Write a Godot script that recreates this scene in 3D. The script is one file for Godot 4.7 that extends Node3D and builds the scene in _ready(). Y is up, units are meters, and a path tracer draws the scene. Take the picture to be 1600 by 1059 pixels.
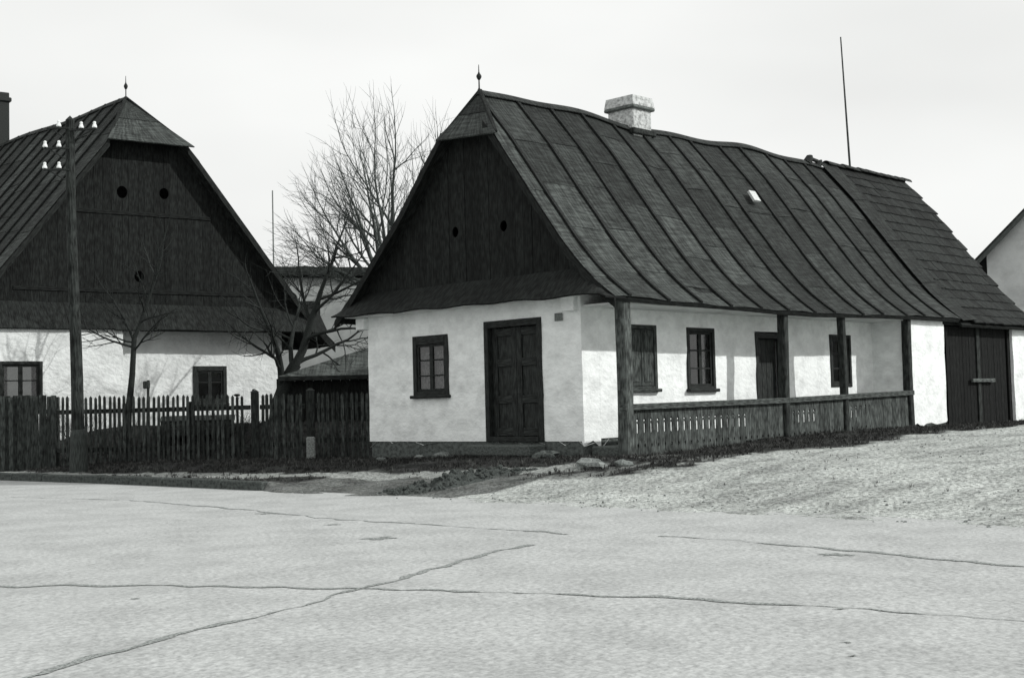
extends Node3D
# Old village street corner: whitewashed cottage with porch, barn, neighbour farmhouse, picket fence.

const TH := 0.7952                       # heading of the cottage's long side
const CORNER := Vector3(1.1328, 0, -21.5)   # near corner of the cottage walls
const TH2 := 0.6283                      # heading of the neighbour's gable
const FARM := Vector3(-8.89, 0, -30.0)

class M:
	var v := PackedVector3Array()
	var n := PackedVector3Array()
	var u := PackedVector2Array()
	var c := PackedColorArray()
	var uo := Vector2.ZERO
	func tri3(a: Vector3, b: Vector3, d: Vector3, ua: Vector2, ub: Vector2, ud: Vector2, na: Vector3, nb: Vector3, nd: Vector3) -> void:
		if (b - a).cross(d - a).dot(na + nb + nd) > 0.0:
			v.append_array([a, d, b]); n.append_array([na, nd, nb]); u.append_array([ua + uo, ud + uo, ub + uo])
		else:
			v.append_array([a, b, d]); n.append_array([na, nb, nd]); u.append_array([ua + uo, ub + uo, ud + uo])
	func tri(a: Vector3, b: Vector3, d: Vector3, hint: Vector3, ua := Vector2.ZERO, ub := Vector2.ZERO, ud := Vector2.ZERO) -> void:
		var k := (b - a).cross(d - a)
		if k.length_squared() < 1e-14:
			return
		k = k.normalized()
		if k.dot(hint) < 0.0:
			k = -k
		tri3(a, b, d, ua, ub, ud, k, k, k)
	func quad(a: Vector3, b: Vector3, d: Vector3, e: Vector3, hint: Vector3, ua := Vector2.ZERO, ub := Vector2.ZERO, ud := Vector2.ZERO, ue := Vector2.ZERO) -> void:
		tri(a, b, d, hint, ua, ub, ud)
		tri(a, d, e, hint, ua, ud, ue)
	# chamfered box; grain (v) runs along the longest axis
	func cbox(t: Transform3D, s: Vector3, ch := 0.006) -> void:
		var h := s * 0.5
		ch = minf(ch, minf(h.x, minf(h.y, h.z)) * 0.6)
		var lg := s.max_axis_index()
		var sgn := [-1.0, 1.0]
		for ax in 3:
			var b := (ax + 1) % 3
			var d := (ax + 2) % 3
			for sg: float in sgn:
				var ps := []
				var us := []
				for k in [[-1.0, -1.0], [1.0, -1.0], [1.0, 1.0], [-1.0, 1.0]]:
					var p := Vector3.ZERO
					p[ax] = h[ax] * sg
					p[b] = (h[b] - ch) * float(k[0])
					p[d] = (h[d] - ch) * float(k[1])
					ps.append(t * p)
					us.append(Vector2(p[d], p[b]) if b == lg else Vector2(p[b] + p[ax], p[d]))
				var hint := Vector3.ZERO
				hint[ax] = sg
				quad(ps[0], ps[1], ps[2], ps[3], t.basis * hint, us[0], us[1], us[2], us[3])
			if ch > 0.0:
				for s1: float in sgn:
					for s2: float in sgn:
						var q := []
						for k in [[-1.0, 0], [1.0, 0], [1.0, 1], [-1.0, 1]]:
							var p := Vector3.ZERO
							p[ax] = (h[ax] - ch) * float(k[0])
							if k[1] == 0:
								p[b] = h[b] * s1; p[d] = (h[d] - ch) * s2
							else:
								p[b] = (h[b] - ch) * s1; p[d] = h[d] * s2
							q.append(t * p)
						var hint2 := Vector3.ZERO
						hint2[b] = s1; hint2[d] = s2
						var L := h[ax]
						quad(q[0], q[1], q[2], q[3], t.basis * hint2, Vector2(h[b], -L), Vector2(h[b], L), Vector2(h[b] + ch, L), Vector2(h[b] + ch, -L))
		if ch > 0.0:
			for a: float in sgn:
				for b2: float in sgn:
					for d2: float in sgn:
						tri(t * Vector3(h.x * a, (h.y - ch) * b2, (h.z - ch) * d2), t * Vector3((h.x - ch) * a, h.y * b2, (h.z - ch) * d2), t * Vector3((h.x - ch) * a, (h.y - ch) * b2, h.z * d2), t.basis * Vector3(a, b2, d2))
	func box(p: Vector3, s: Vector3, ch := 0.006) -> void:
		cbox(Transform3D(Basis.IDENTITY, p), s, ch)
	func bar(a: Vector3, b: Vector3, w: float, d: float, ch := 0.004, up := Vector3.UP) -> void:
		var y := (b - a)
		var L := y.length()
		y /= L
		var x := up.cross(y)
		if x.length() < 0.05:
			x = Vector3.RIGHT
		x = (x - y * x.dot(y)).normalized()
		cbox(Transform3D(Basis(x, y, x.cross(y)), (a + b) * 0.5), Vector3(w, L, d), ch)
	# closed sheet: fn(a, b) gives the top, thickness below it
	func slab(fn: Callable, na: int, nb: int, th: float, ul: Vector2, up := Vector3.UP) -> void:
		var P := []
		var N := []
		for i in na + 1:
			for j in nb + 1:
				var a := float(i) / na
				var b := float(j) / nb
				P.append(fn.call(a, b))
				var e := 0.02
				var k: Vector3 = (fn.call(minf(a + e, 1), b) - fn.call(maxf(a - e, 0), b)).cross(fn.call(a, minf(b + e, 1)) - fn.call(a, maxf(b - e, 0)))
				k = k.normalized() if k.length() > 1e-9 else up
				N.append(k if k.dot(up) >= 0.0 else -k)
		var id := func(i: int, j: int) -> int: return i * (nb + 1) + j
		for i in na:
			for j in nb:
				var q := [id.call(i, j), id.call(i + 1, j), id.call(i + 1, j + 1), id.call(i, j + 1)]
				var w := [Vector2(float(i) / na * ul.x, float(j) / nb * ul.y), Vector2(float(i + 1) / na * ul.x, float(j) / nb * ul.y), Vector2(float(i + 1) / na * ul.x, float(j + 1) / nb * ul.y), Vector2(float(i) / na * ul.x, float(j + 1) / nb * ul.y)]
				for t in [[0, 1, 2], [0, 2, 3]]:
					var A: Vector3 = P[q[t[0]]]
					var B: Vector3 = P[q[t[1]]]
					var D: Vector3 = P[q[t[2]]]
					var n0: Vector3 = N[q[t[0]]]
					var n1: Vector3 = N[q[t[1]]]
					var n2: Vector3 = N[q[t[2]]]
					if (B - A).cross(D - A).length_squared() < 1e-12:
						continue
					tri3(A, B, D, w[t[0]], w[t[1]], w[t[2]], n0, n1, n2)
					tri3(A - n0 * th, B - n1 * th, D - n2 * th, w[t[0]], w[t[1]], w[t[2]], -n0, -n1, -n2)
		var mid: Vector3 = fn.call(0.5, 0.5)
		var rim := []
		for i in na:
			rim.append([id.call(i, 0), id.call(i + 1, 0)]); rim.append([id.call(i, nb), id.call(i + 1, nb)])
		for j in nb:
			rim.append([id.call(0, j), id.call(0, j + 1)]); rim.append([id.call(na, j), id.call(na, j + 1)])
		for r in rim:
			var A2: Vector3 = P[r[0]]
			var B2: Vector3 = P[r[1]]
			var L := (A2 - B2).length()
			quad(A2, B2, B2 - N[r[1]] * th, A2 - N[r[0]] * th, (A2 + B2) * 0.5 - mid, Vector2(0, 0), Vector2(0, L), Vector2(th, L), Vector2(th, 0))
	# flat outline (x right, y up in frame t) with thickness along -z of the frame
	func plate(poly: PackedVector2Array, t: Transform3D, th: float) -> void:
		var idx := Geometry2D.triangulate_polygon(poly)
		for k in range(0, idx.size(), 3):
			var a := poly[idx[k]]
			var b := poly[idx[k + 1]]
			var d := poly[idx[k + 2]]
			tri(t * Vector3(a.x, a.y, 0), t * Vector3(b.x, b.y, 0), t * Vector3(d.x, d.y, 0), t.basis.z, a, b, d)
			tri(t * Vector3(a.x, a.y, -th), t * Vector3(b.x, b.y, -th), t * Vector3(d.x, d.y, -th), -t.basis.z, a, b, d)
		var cw := Geometry2D.is_polygon_clockwise(poly)
		for k in poly.size():
			var a := poly[k]
			var b := poly[(k + 1) % poly.size()]
			var e := b - a
			var o := Vector2(e.y, -e.x) if not cw else Vector2(-e.y, e.x)
			quad(t * Vector3(a.x, a.y, 0), t * Vector3(b.x, b.y, 0), t * Vector3(b.x, b.y, -th), t * Vector3(a.x, a.y, -th), t.basis * Vector3(o.x, o.y, 0), a, b, b + Vector2(th, 0), a + Vector2(th, 0))
	func tube(pts: Array, rad: Array, sides := 6, cap := true) -> void:
		var rings := []
		var x := Vector3.RIGHT
		for i in pts.size():
			var d: Vector3 = (pts[mini(i + 1, pts.size() - 1)] - pts[maxi(i - 1, 0)]).normalized()
			if absf(d.dot(x)) > 0.95:
				x = Vector3.FORWARD
			x = (x - d * d.dot(x)).normalized()
			var y := d.cross(x)
			var ring := []
			for k in sides:
				var an := TAU * k / sides
				ring.append(x * cos(an) + y * sin(an))
			rings.append(ring)
		var along := 0.0
		for i in pts.size() - 1:
			var L: float = (pts[i + 1] - pts[i]).length()
			for k in sides:
				var k2 := (k + 1) % sides
				var A: Vector3 = pts[i] + rings[i][k] * rad[i]
				var B: Vector3 = pts[i] + rings[i][k2] * rad[i]
				var D: Vector3 = pts[i + 1] + rings[i + 1][k2] * rad[i + 1]
				var E: Vector3 = pts[i + 1] + rings[i + 1][k] * rad[i + 1]
				var u0 := float(k) / sides * 0.5
				var u1 := float(k + 1) / sides * 0.5
				tri3(A, B, D, Vector2(u0, along), Vector2(u1, along), Vector2(u1, along + L), rings[i][k], rings[i][k2], rings[i + 1][k2])
				tri3(A, D, E, Vector2(u0, along), Vector2(u1, along + L), Vector2(u0, along + L), rings[i][k], rings[i + 1][k2], rings[i + 1][k])
			along += L
		if cap:
			var e := pts.size() - 1
			var d2: Vector3 = (pts[e] - pts[e - 1]).normalized()
			for k in sides:
				tri(pts[e], pts[e] + rings[e][k] * rad[e], pts[e] + rings[e][(k + 1) % sides] * rad[e], d2)
				tri(pts[0], pts[0] + rings[0][k] * rad[0], pts[0] + rings[0][(k + 1) % sides] * rad[0], -d2)
	func lathe(o: Vector3, prof: Array, sides := 14) -> void:
		for i in prof.size() - 1:
			var a: Vector2 = prof[i]
			var b: Vector2 = prof[i + 1]
			var nn := Vector2(b.y - a.y, a.x - b.x)
			for k in sides:
				var a0 := TAU * k / sides
				var a1 := TAU * (k + 1) / sides
				var p := func(r: float, y: float, an: float) -> Vector3: return o + Vector3(cos(an) * r, y, sin(an) * r)
				var h0 := Vector3(cos(a0) * nn.x, nn.y, sin(a0) * nn.x)
				var h1 := Vector3(cos(a1) * nn.x, nn.y, sin(a1) * nn.x)
				if h0.length() < 1e-6:
					continue
				h0 = h0.normalized(); h1 = h1.normalized()
				tri3(p.call(a.x, a.y, a0), p.call(a.x, a.y, a1), p.call(b.x, b.y, a1), Vector2(a0, a.y), Vector2(a1, a.y), Vector2(a1, b.y), h0, h1, h1)
				tri3(p.call(a.x, a.y, a0), p.call(b.x, b.y, a1), p.call(b.x, b.y, a0), Vector2(a0, a.y), Vector2(a1, b.y), Vector2(a0, b.y), h0, h1, h0)
	func mesh(m: Material) -> ArrayMesh:
		var arr := []
		arr.resize(Mesh.ARRAY_MAX)
		arr[Mesh.ARRAY_VERTEX] = v
		arr[Mesh.ARRAY_NORMAL] = n
		arr[Mesh.ARRAY_TEX_UV] = u
		if c.size() == v.size():
			arr[Mesh.ARRAY_COLOR] = c
		var am := ArrayMesh.new()
		am.add_surface_from_arrays(Mesh.PRIMITIVE_TRIANGLES, arr)
		am.surface_set_material(0, m)
		return am

var mats := {}
var rng := RandomNumberGenerator.new()
var noise := FastNoiseLite.new()
var used := {}

# ---------------------------------------------------------------- helpers
func numbered(called: String) -> String:
	used[called] = int(used.get(called, 0)) + 1
	return called if used[called] == 1 else "%s_%03d" % [called, used[called] - 1]

func tag(o: Node, label := "", category := "", group := "", kind := "") -> Node:
	if label: o.set_meta("label", label)
	if category: o.set_meta("category", category)
	if group: o.set_meta("group", group)
	if kind: o.set_meta("kind", kind)
	return o

func thing(called: String, label: String, category: String, at: Vector3, turn := 0.0, group := "") -> Node3D:
	var o := Node3D.new()
	o.name = numbered(called)
	add_child(o)
	o.position = at
	o.rotation.y = turn
	tag(o, label, category, group)
	return o

func put(called: String, m: Mesh, parent: Node, t := Transform3D.IDENTITY) -> MeshInstance3D:
	var o := MeshInstance3D.new()
	o.name = called if parent != self else numbered(called)
	o.mesh = m
	o.transform = t
	parent.add_child(o, true)
	return o

func obj(called: String, st: M, mat: String, parent: Node) -> MeshInstance3D:
	return put(called, st.mesh(mats[mat]), parent)

func grey(l: float) -> Color:
	var k := lerpf(0.075, 0.015, clampf(l / 0.45, 0.0, 1.0))   # the print's faint cool tone, stronger in the darks
	return Color(l * (1.0 - k), l * (1.0 + k * 0.8), l * (1.0 - 0.1 * k)).linear_to_srgb()

func image_of(w: int, h: int, fn: Callable) -> Image:
	var im := Image.create(w, h, false, Image.FORMAT_RGB8)
	for y in h:
		for x in w:
			var k: float = clampf(fn.call(x, y), 0.0, 1.0)
			im.set_pixel(x, y, Color(k, k, k))
	return im

func noise_image(size: int, freq: float, octaves: int, lo: float, hi: float, seed_: int, gain := 0.5) -> Image:
	var f := FastNoiseLite.new()
	f.seed = seed_
	f.noise_type = FastNoiseLite.TYPE_SIMPLEX
	f.frequency = freq
	f.fractal_octaves = octaves
	f.fractal_gain = gain
	var im := f.get_seamless_image(size, size)
	im.convert(Image.FORMAT_RGB8)
	for y in size:
		for x in size:
			var k := lerpf(lo, hi, im.get_pixel(x, y).r)
			im.set_pixel(x, y, Color(k, k, k))
	return im

func normals_of(im: Image, strength: float) -> ImageTexture:
	var b := im.duplicate() as Image
	b.convert(Image.FORMAT_RGBA8)
	b.bump_map_to_normal_map(strength)
	return ImageTexture.create_from_image(b)

func material(called: String, albedo: float, rough: float, tex: Texture2D = null, nrm: Texture2D = null, scale_ := 1.0, tri := false, nstr := 1.0) -> StandardMaterial3D:
	var m := StandardMaterial3D.new()
	m.albedo_color = grey(albedo)
	m.roughness = rough
	m.metallic_specular = 0.3
	if tex: m.albedo_texture = tex
	if nrm:
		m.normal_enabled = true
		m.normal_texture = nrm
		m.normal_scale = nstr
	m.uv1_scale = Vector3.ONE * scale_
	if tri:
		m.uv1_triplanar = true
		m.uv1_world_triplanar = true
	mats[called] = m
	return m

func make_materials() -> void:
	var f1 := FastNoiseLite.new()
	f1.seed = 11
	f1.frequency = 0.02
	f1.fractal_octaves = 4
	# wood: grain along v
	var wood := image_of(256, 512, func(x: int, y: int) -> float:
		var a := f1.get_noise_2d(x * 9.0, y * 0.35)
		var b := f1.get_noise_2d(x * 2.2 + 900.0, y * 0.5 + 40.0)
		return 0.78 + a * 0.42 + b * 0.34)
	var wood_t := ImageTexture.create_from_image(wood)
	var wood_n := normals_of(wood, 2.5)
	# limewash: coarse cloudiness, scuffs and grain
	var f2 := FastNoiseLite.new()
	f2.seed = 5
	f2.frequency = 0.012
	f2.fractal_octaves = 6
	f2.fractal_gain = 0.62
	var pl := noise_image(512, 0.008, 7, 0.83, 1.08, 5, 0.7)
	var pl_t := ImageTexture.create_from_image(pl)
	var pl_n := normals_of(noise_image(512, 0.035, 5, 0.0, 1.0, 8, 0.6), 3.0)
	var rough_i := noise_image(512, 0.03, 5, 0.45, 1.35, 9, 0.65)
	var rough_t := ImageTexture.create_from_image(rough_i)
	var rough_n := normals_of(rough_i, 6.0)
	var felt_i := image_of(512, 512, func(x: int, y: int) -> float:
		var fine := f1.get_noise_2d(x * 14.0, y * 14.0)
		var run := f1.get_noise_2d(x * 2.6 + 400.0, y * 0.22)           # runs down the slope
		var wrinkle := f1.get_noise_2d(x * 0.35 + 70.0, y * 2.4 + 800.0)  # wrinkles across the strip
		return 0.74 + fine * 0.22 + run * 0.34 + wrinkle * 0.3)
	var felt_t := ImageTexture.create_from_image(felt_i)
	var felt_n := normals_of(noise_image(512, 0.05, 5, 0.0, 1.0, 22, 0.65), 4.0)
	# paving: fine speckle over broad cloudiness
	var pv := noise_image(1024, 0.07, 6, 0.78, 1.08, 31, 0.85)
	var pv_t := ImageTexture.create_from_image(pv)
	var pv_n := normals_of(noise_image(512, 0.12, 4, 0.0, 1.0, 32, 0.7), 3.0)
	var soil := noise_image(1024, 0.03, 7, 0.35, 1.45, 41, 0.78)
	var soil_t := ImageTexture.create_from_image(soil)
	var soil_n := normals_of(soil, 7.0)
	material("limewash", 0.94, 0.95, pl_t, pl_n, 0.45, true, 0.8)
	material("old_limewash", 0.80, 0.95, rough_t, pl_n, 0.35, true, 1.0)
	mats["old_limewash"].albedo_texture = pl_t
	material("plinth", 0.13, 0.95, rough_t, rough_n, 0.7, true, 1.2)
	for k in 4:
		material("felt%d" % k, [0.04, 0.049, 0.066, 0.095][k], 0.85, felt_t, felt_n, 0.5, false, 0.8)
		material("tile%d" % k, [0.022, 0.029, 0.036, 0.046][k], 0.85, felt_t, felt_n, 1.1, false, 1.0)
		material("gable%d" % k, [0.015, 0.018, 0.021, 0.026][k], 0.85, wood_t, wood_n, 0.8, false, 0.7)
		material("fence%d" % k, [0.04, 0.056, 0.074, 0.095][k], 0.9, wood_t, wood_n, 0.9, false, 0.8)
		material("rail%d" % k, [0.082, 0.098, 0.115, 0.13][k], 0.9, wood_t, wood_n, 0.9, false, 0.8)
		material("stone%d" % k, [0.12, 0.17, 0.22, 0.28][k], 0.92, rough_t, rough_n, 1.3, true, 1.0)
	material("gate_plank0", 0.008, 0.85, wood_t, wood_n, 0.8)
	material("gate_plank1", 0.011, 0.85, wood_t, wood_n, 0.8)
	material("batten", 0.032, 0.85, felt_t, felt_n, 0.8)
	material("dark_wood", 0.028, 0.85, wood_t, wood_n, 0.8)
	material("post", 0.05, 0.9, wood_t, wood_n, 0.8)
	material("gate_pale", 0.16, 0.9, wood_t, wood_n, 0.8)
	material("pole", 0.045, 0.9, wood_t, wood_n, 0.7)
	material("frame", 0.035, 0.6, wood_t, wood_n, 1.0, false, 0.4)
	material("pale_frame", 0.4, 0.6, wood_t, wood_n, 1.0, false, 0.4)
	material("door", 0.038, 0.6, wood_t, wood_n, 0.9, false, 0.5)
	material("iron", 0.03, 0.6, rough_t, null, 2.0, true)
	material("porcelain", 0.82, 0.25)
	material("zinc", 0.72, 0.5, rough_t, null, 2.0, true)
	material("curtain", 0.4, 0.95, wood_t, wood_n, 2.0, false, 0.6)
	material("chimney", 0.6, 0.95, rough_t, rough_n, 0.6, true, 1.0)
	material("chimney_lip", 0.16, 0.95, rough_t, rough_n, 0.6, true, 1.0)
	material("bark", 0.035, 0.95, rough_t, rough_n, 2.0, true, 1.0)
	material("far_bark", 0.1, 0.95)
	material("far_wall", 0.38, 0.95, rough_t, null, 0.15, true)
	mats["far_wall"].albedo_texture = pl_t
	material("far_house", 0.6, 0.95, pl_t, null, 0.2, true)
	material("far_roof", 0.05, 0.9, felt_t, null, 0.3, true)
	material("shed_roof", 0.14, 0.9, felt_t, felt_n, 0.5, true)
	material("kerb", 0.09, 0.9, rough_t, rough_n, 0.8, true, 1.0)
	material("road", 0.5, 0.95, pv_t, pv_n, 0.16, true, 0.35)
	mats["road"].detail_enabled = true
	mats["road"].detail_blend_mode = BaseMaterial3D.BLEND_MODE_MUL
	mats["road"].detail_albedo = ImageTexture.create_from_image(noise_image(512, 0.01, 6, 0.9, 1.04, 77, 0.6))
	mats["road"].uv2_triplanar = true
	mats["road"].uv2_world_triplanar = true
	mats["road"].uv2_scale = Vector3.ONE * 0.09
	material("tar", 0.31, 0.9, rough_t, null, 2.0, true)
	var g := material("ground", 1.0, 0.97, soil_t, soil_n, 0.33, true, 1.0)
	g.vertex_color_use_as_albedo = true
	material("clod", 0.085, 0.97, soil_t, soil_n, 0.8, true, 1.0)
	material("straw", 0.09, 0.95)
	mats["straw"].vertex_color_use_as_albedo = true
	mats["straw"].albedo_color = Color.WHITE
	var gl := StandardMaterial3D.new()
	gl.albedo_color = Color(0.05, 0.055, 0.052, 0.3)
	gl.transparency = BaseMaterial3D.TRANSPARENCY_ALPHA
	gl.roughness = 0.06
	gl.metallic_specular = 0.5
	mats["glass"] = gl

# ---------------------------------------------------------------- terrain
func street(x: float, z: float) -> Vector2:   # world -> (along the side lane, along the road)
	var dx := x - CORNER.x
	var dz := z - CORNER.z
	return Vector2(cos(TH) * dx - sin(TH) * dz, sin(TH) * dx + cos(TH) * dz)

func world(lx: float, y: float, lz: float) -> Vector3:
	return CORNER + Basis(Vector3.UP, TH) * Vector3(lx, y, lz)

func fence_z(x: float) -> float:
	return -25.8 - (-2.83 - x) * 0.185

func height(lx: float, lz: float) -> float:
	var w := world(lx, 0, lz)
	var kerbed := 1.0 - smoothstep(-2.7, -1.5, lz)
	var b0 := lerpf(0.0, 0.115, kerbed)
	var edge := lerpf(-4.62, -4.42, kerbed)
	var nz := noise.get_noise_2d(w.x * 6.0, w.z * 6.0) * 0.03 + noise.get_noise_2d(w.x * 22.0, w.z * 22.0) * 0.018
	if lx < edge:
		var out := smoothstep(edge - lerpf(0.5, 0.12, kerbed), edge, lx)
		return lerpf(-0.06, b0, out) + nz * out * (1.0 - kerbed)
	var h := lerpf(b0, 0.34, smoothstep(-4.2, -0.6, lx))
	if lz < -2.0:
		h = lerpf(h, lerpf(b0, 0.26, smoothstep(-4.1, -2.6, lx)), smoothstep(-2.0, -4.5, lz))
	h += 0.2 * smoothstep(-0.5, 7.0, lx) * smoothstep(-6.0, -3.0, lz)
	var behind := fence_z(w.x) - 0.3 - w.z
	if w.x < -2.4 and behind > 0.0:
		h = lerpf(h, 0.95, smoothstep(0.0, 2.2, behind))
	h += nz * (0.45 if lz < -2.6 and lx < -3.9 else 1.0)
	return h

func ground_tone(lx: float, lz: float) -> float:
	var w := world(lx, 0, lz)
	var n1 := noise.get_noise_2d(w.x * 3.0, w.z * 3.0)
	var n2 := noise.get_noise_2d(w.x * 12.0 + 50.0, w.z * 12.0)
	var n3 := noise.get_noise_2d(w.x * 40.0, w.z * 40.0 + 90.0)
	var wob := n1 * 0.6 + n2 * 0.35 + n3 * 0.2
	var grass := grassy(lx, lz)
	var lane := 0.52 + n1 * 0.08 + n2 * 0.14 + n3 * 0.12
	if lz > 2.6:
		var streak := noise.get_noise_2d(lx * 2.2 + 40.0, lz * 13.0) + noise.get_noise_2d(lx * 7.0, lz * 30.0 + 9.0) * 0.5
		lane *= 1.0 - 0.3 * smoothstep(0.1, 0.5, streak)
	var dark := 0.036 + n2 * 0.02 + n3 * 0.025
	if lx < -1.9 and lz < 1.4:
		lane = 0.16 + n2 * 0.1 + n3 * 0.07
	if lx < 0.6 and lz > 0.9 and lz < 3.4 and n1 + n2 * 1.2 > 0.02:
		dark = 0.2 + n3 * 0.1
	# trodden footpath beside the road
	var pz := clampf((lz + 10.0) / 11.2, 0.0, 1.0)
	var px := lerpf(-4.25, -3.6, clampf(pz / 0.55, 0.0, 1.0)) if pz < 0.55 else lerpf(-3.6, -1.7, (pz - 0.55) / 0.45)
	if lz < 1.6 and absf(lx - px + wob * 0.25) < 0.28:
		return 0.36 + n2 * 0.1 + n3 * 0.08
	return lerpf(lane, dark, grass)

func grassy(lx: float, lz: float) -> float:
	var w := world(lx, 0, lz)
	var wob := noise.get_noise_2d(w.x * 4.0, w.z * 4.0 + 33.0) * 0.9 + noise.get_noise_2d(w.x * 18.0, w.z * 18.0) * 0.35
	if lx < -30.0: return 0.0
	var k := 1.0 - smoothstep(2.75, 3.15, lz + wob)          # strip in front of the porch
	if lx < 0.6:
		var lim := lerpf(3.1, 1.0, smoothstep(-1.4, -3.2, lx))
		k = 1.0 - smoothstep(lim - 0.2, lim + 0.3, lz + wob)
	if lz < 2.0:
		k *= smoothstep(-4.45, -4.0, lx + wob * 0.5) if lz < -2.4 else smoothstep(-3.0, -2.0, lx + wob * 0.5)
	return clampf(k, 0.0, 1.0)

func axis_lines(lo: float, hi: float, step: float, far: float) -> Array:
	var a := []
	var x := lo
	while x <= hi + 0.001:
		a.append(x); x += step
	var s := step
	x = a[a.size() - 1]
	while x < far:
		s *= 1.35; x += s; a.append(x)
	s = step
	x = lo
	while x > -far:
		s *= 1.35; x -= s; a.push_front(x)
	return a

func build_ground() -> void:
	var xs := axis_lines(-5.4, 17.0, 0.11, 420.0)
	var zs := axis_lines(-14.0, 13.0, 0.11, 420.0)
	var v := PackedVector3Array()
	var nn := PackedVector3Array()
	var cc := PackedColorArray()
	var ii := PackedInt32Array()
	var H := []
	for i in xs.size():
		for j in zs.size():
			var y := height(xs[i], zs[j])
			v.append(world(xs[i], y, zs[j]))
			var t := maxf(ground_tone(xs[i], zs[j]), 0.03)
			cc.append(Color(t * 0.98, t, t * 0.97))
	var nz := zs.size()
	for i in xs.size():
		for j in nz:
			var a := v[mini(i + 1, xs.size() - 1) * nz + j] - v[maxi(i - 1, 0) * nz + j]
			var b := v[i * nz + mini(j + 1, nz - 1)] - v[i * nz + maxi(j - 1, 0)]
			nn.append(b.cross(a).normalized())
	for i in xs.size() - 1:
		for j in nz - 1:
			var p := i * nz + j
			ii.append_array([p, p + nz, p + nz + 1, p, p + nz + 1, p + 1])
	var arr := []
	arr.resize(Mesh.ARRAY_MAX)
	arr[Mesh.ARRAY_VERTEX] = v
	arr[Mesh.ARRAY_NORMAL] = nn
	arr[Mesh.ARRAY_COLOR] = cc
	arr[Mesh.ARRAY_INDEX] = ii
	var am := ArrayMesh.new()
	am.add_surface_from_arrays(Mesh.PRIMITIVE_TRIANGLES, arr)
	am.surface_set_material(0, mats["ground"])
	tag(put("ground", am, self), "trodden earth lane and dark grass verge around the cottage", "", "", "structure")

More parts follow.
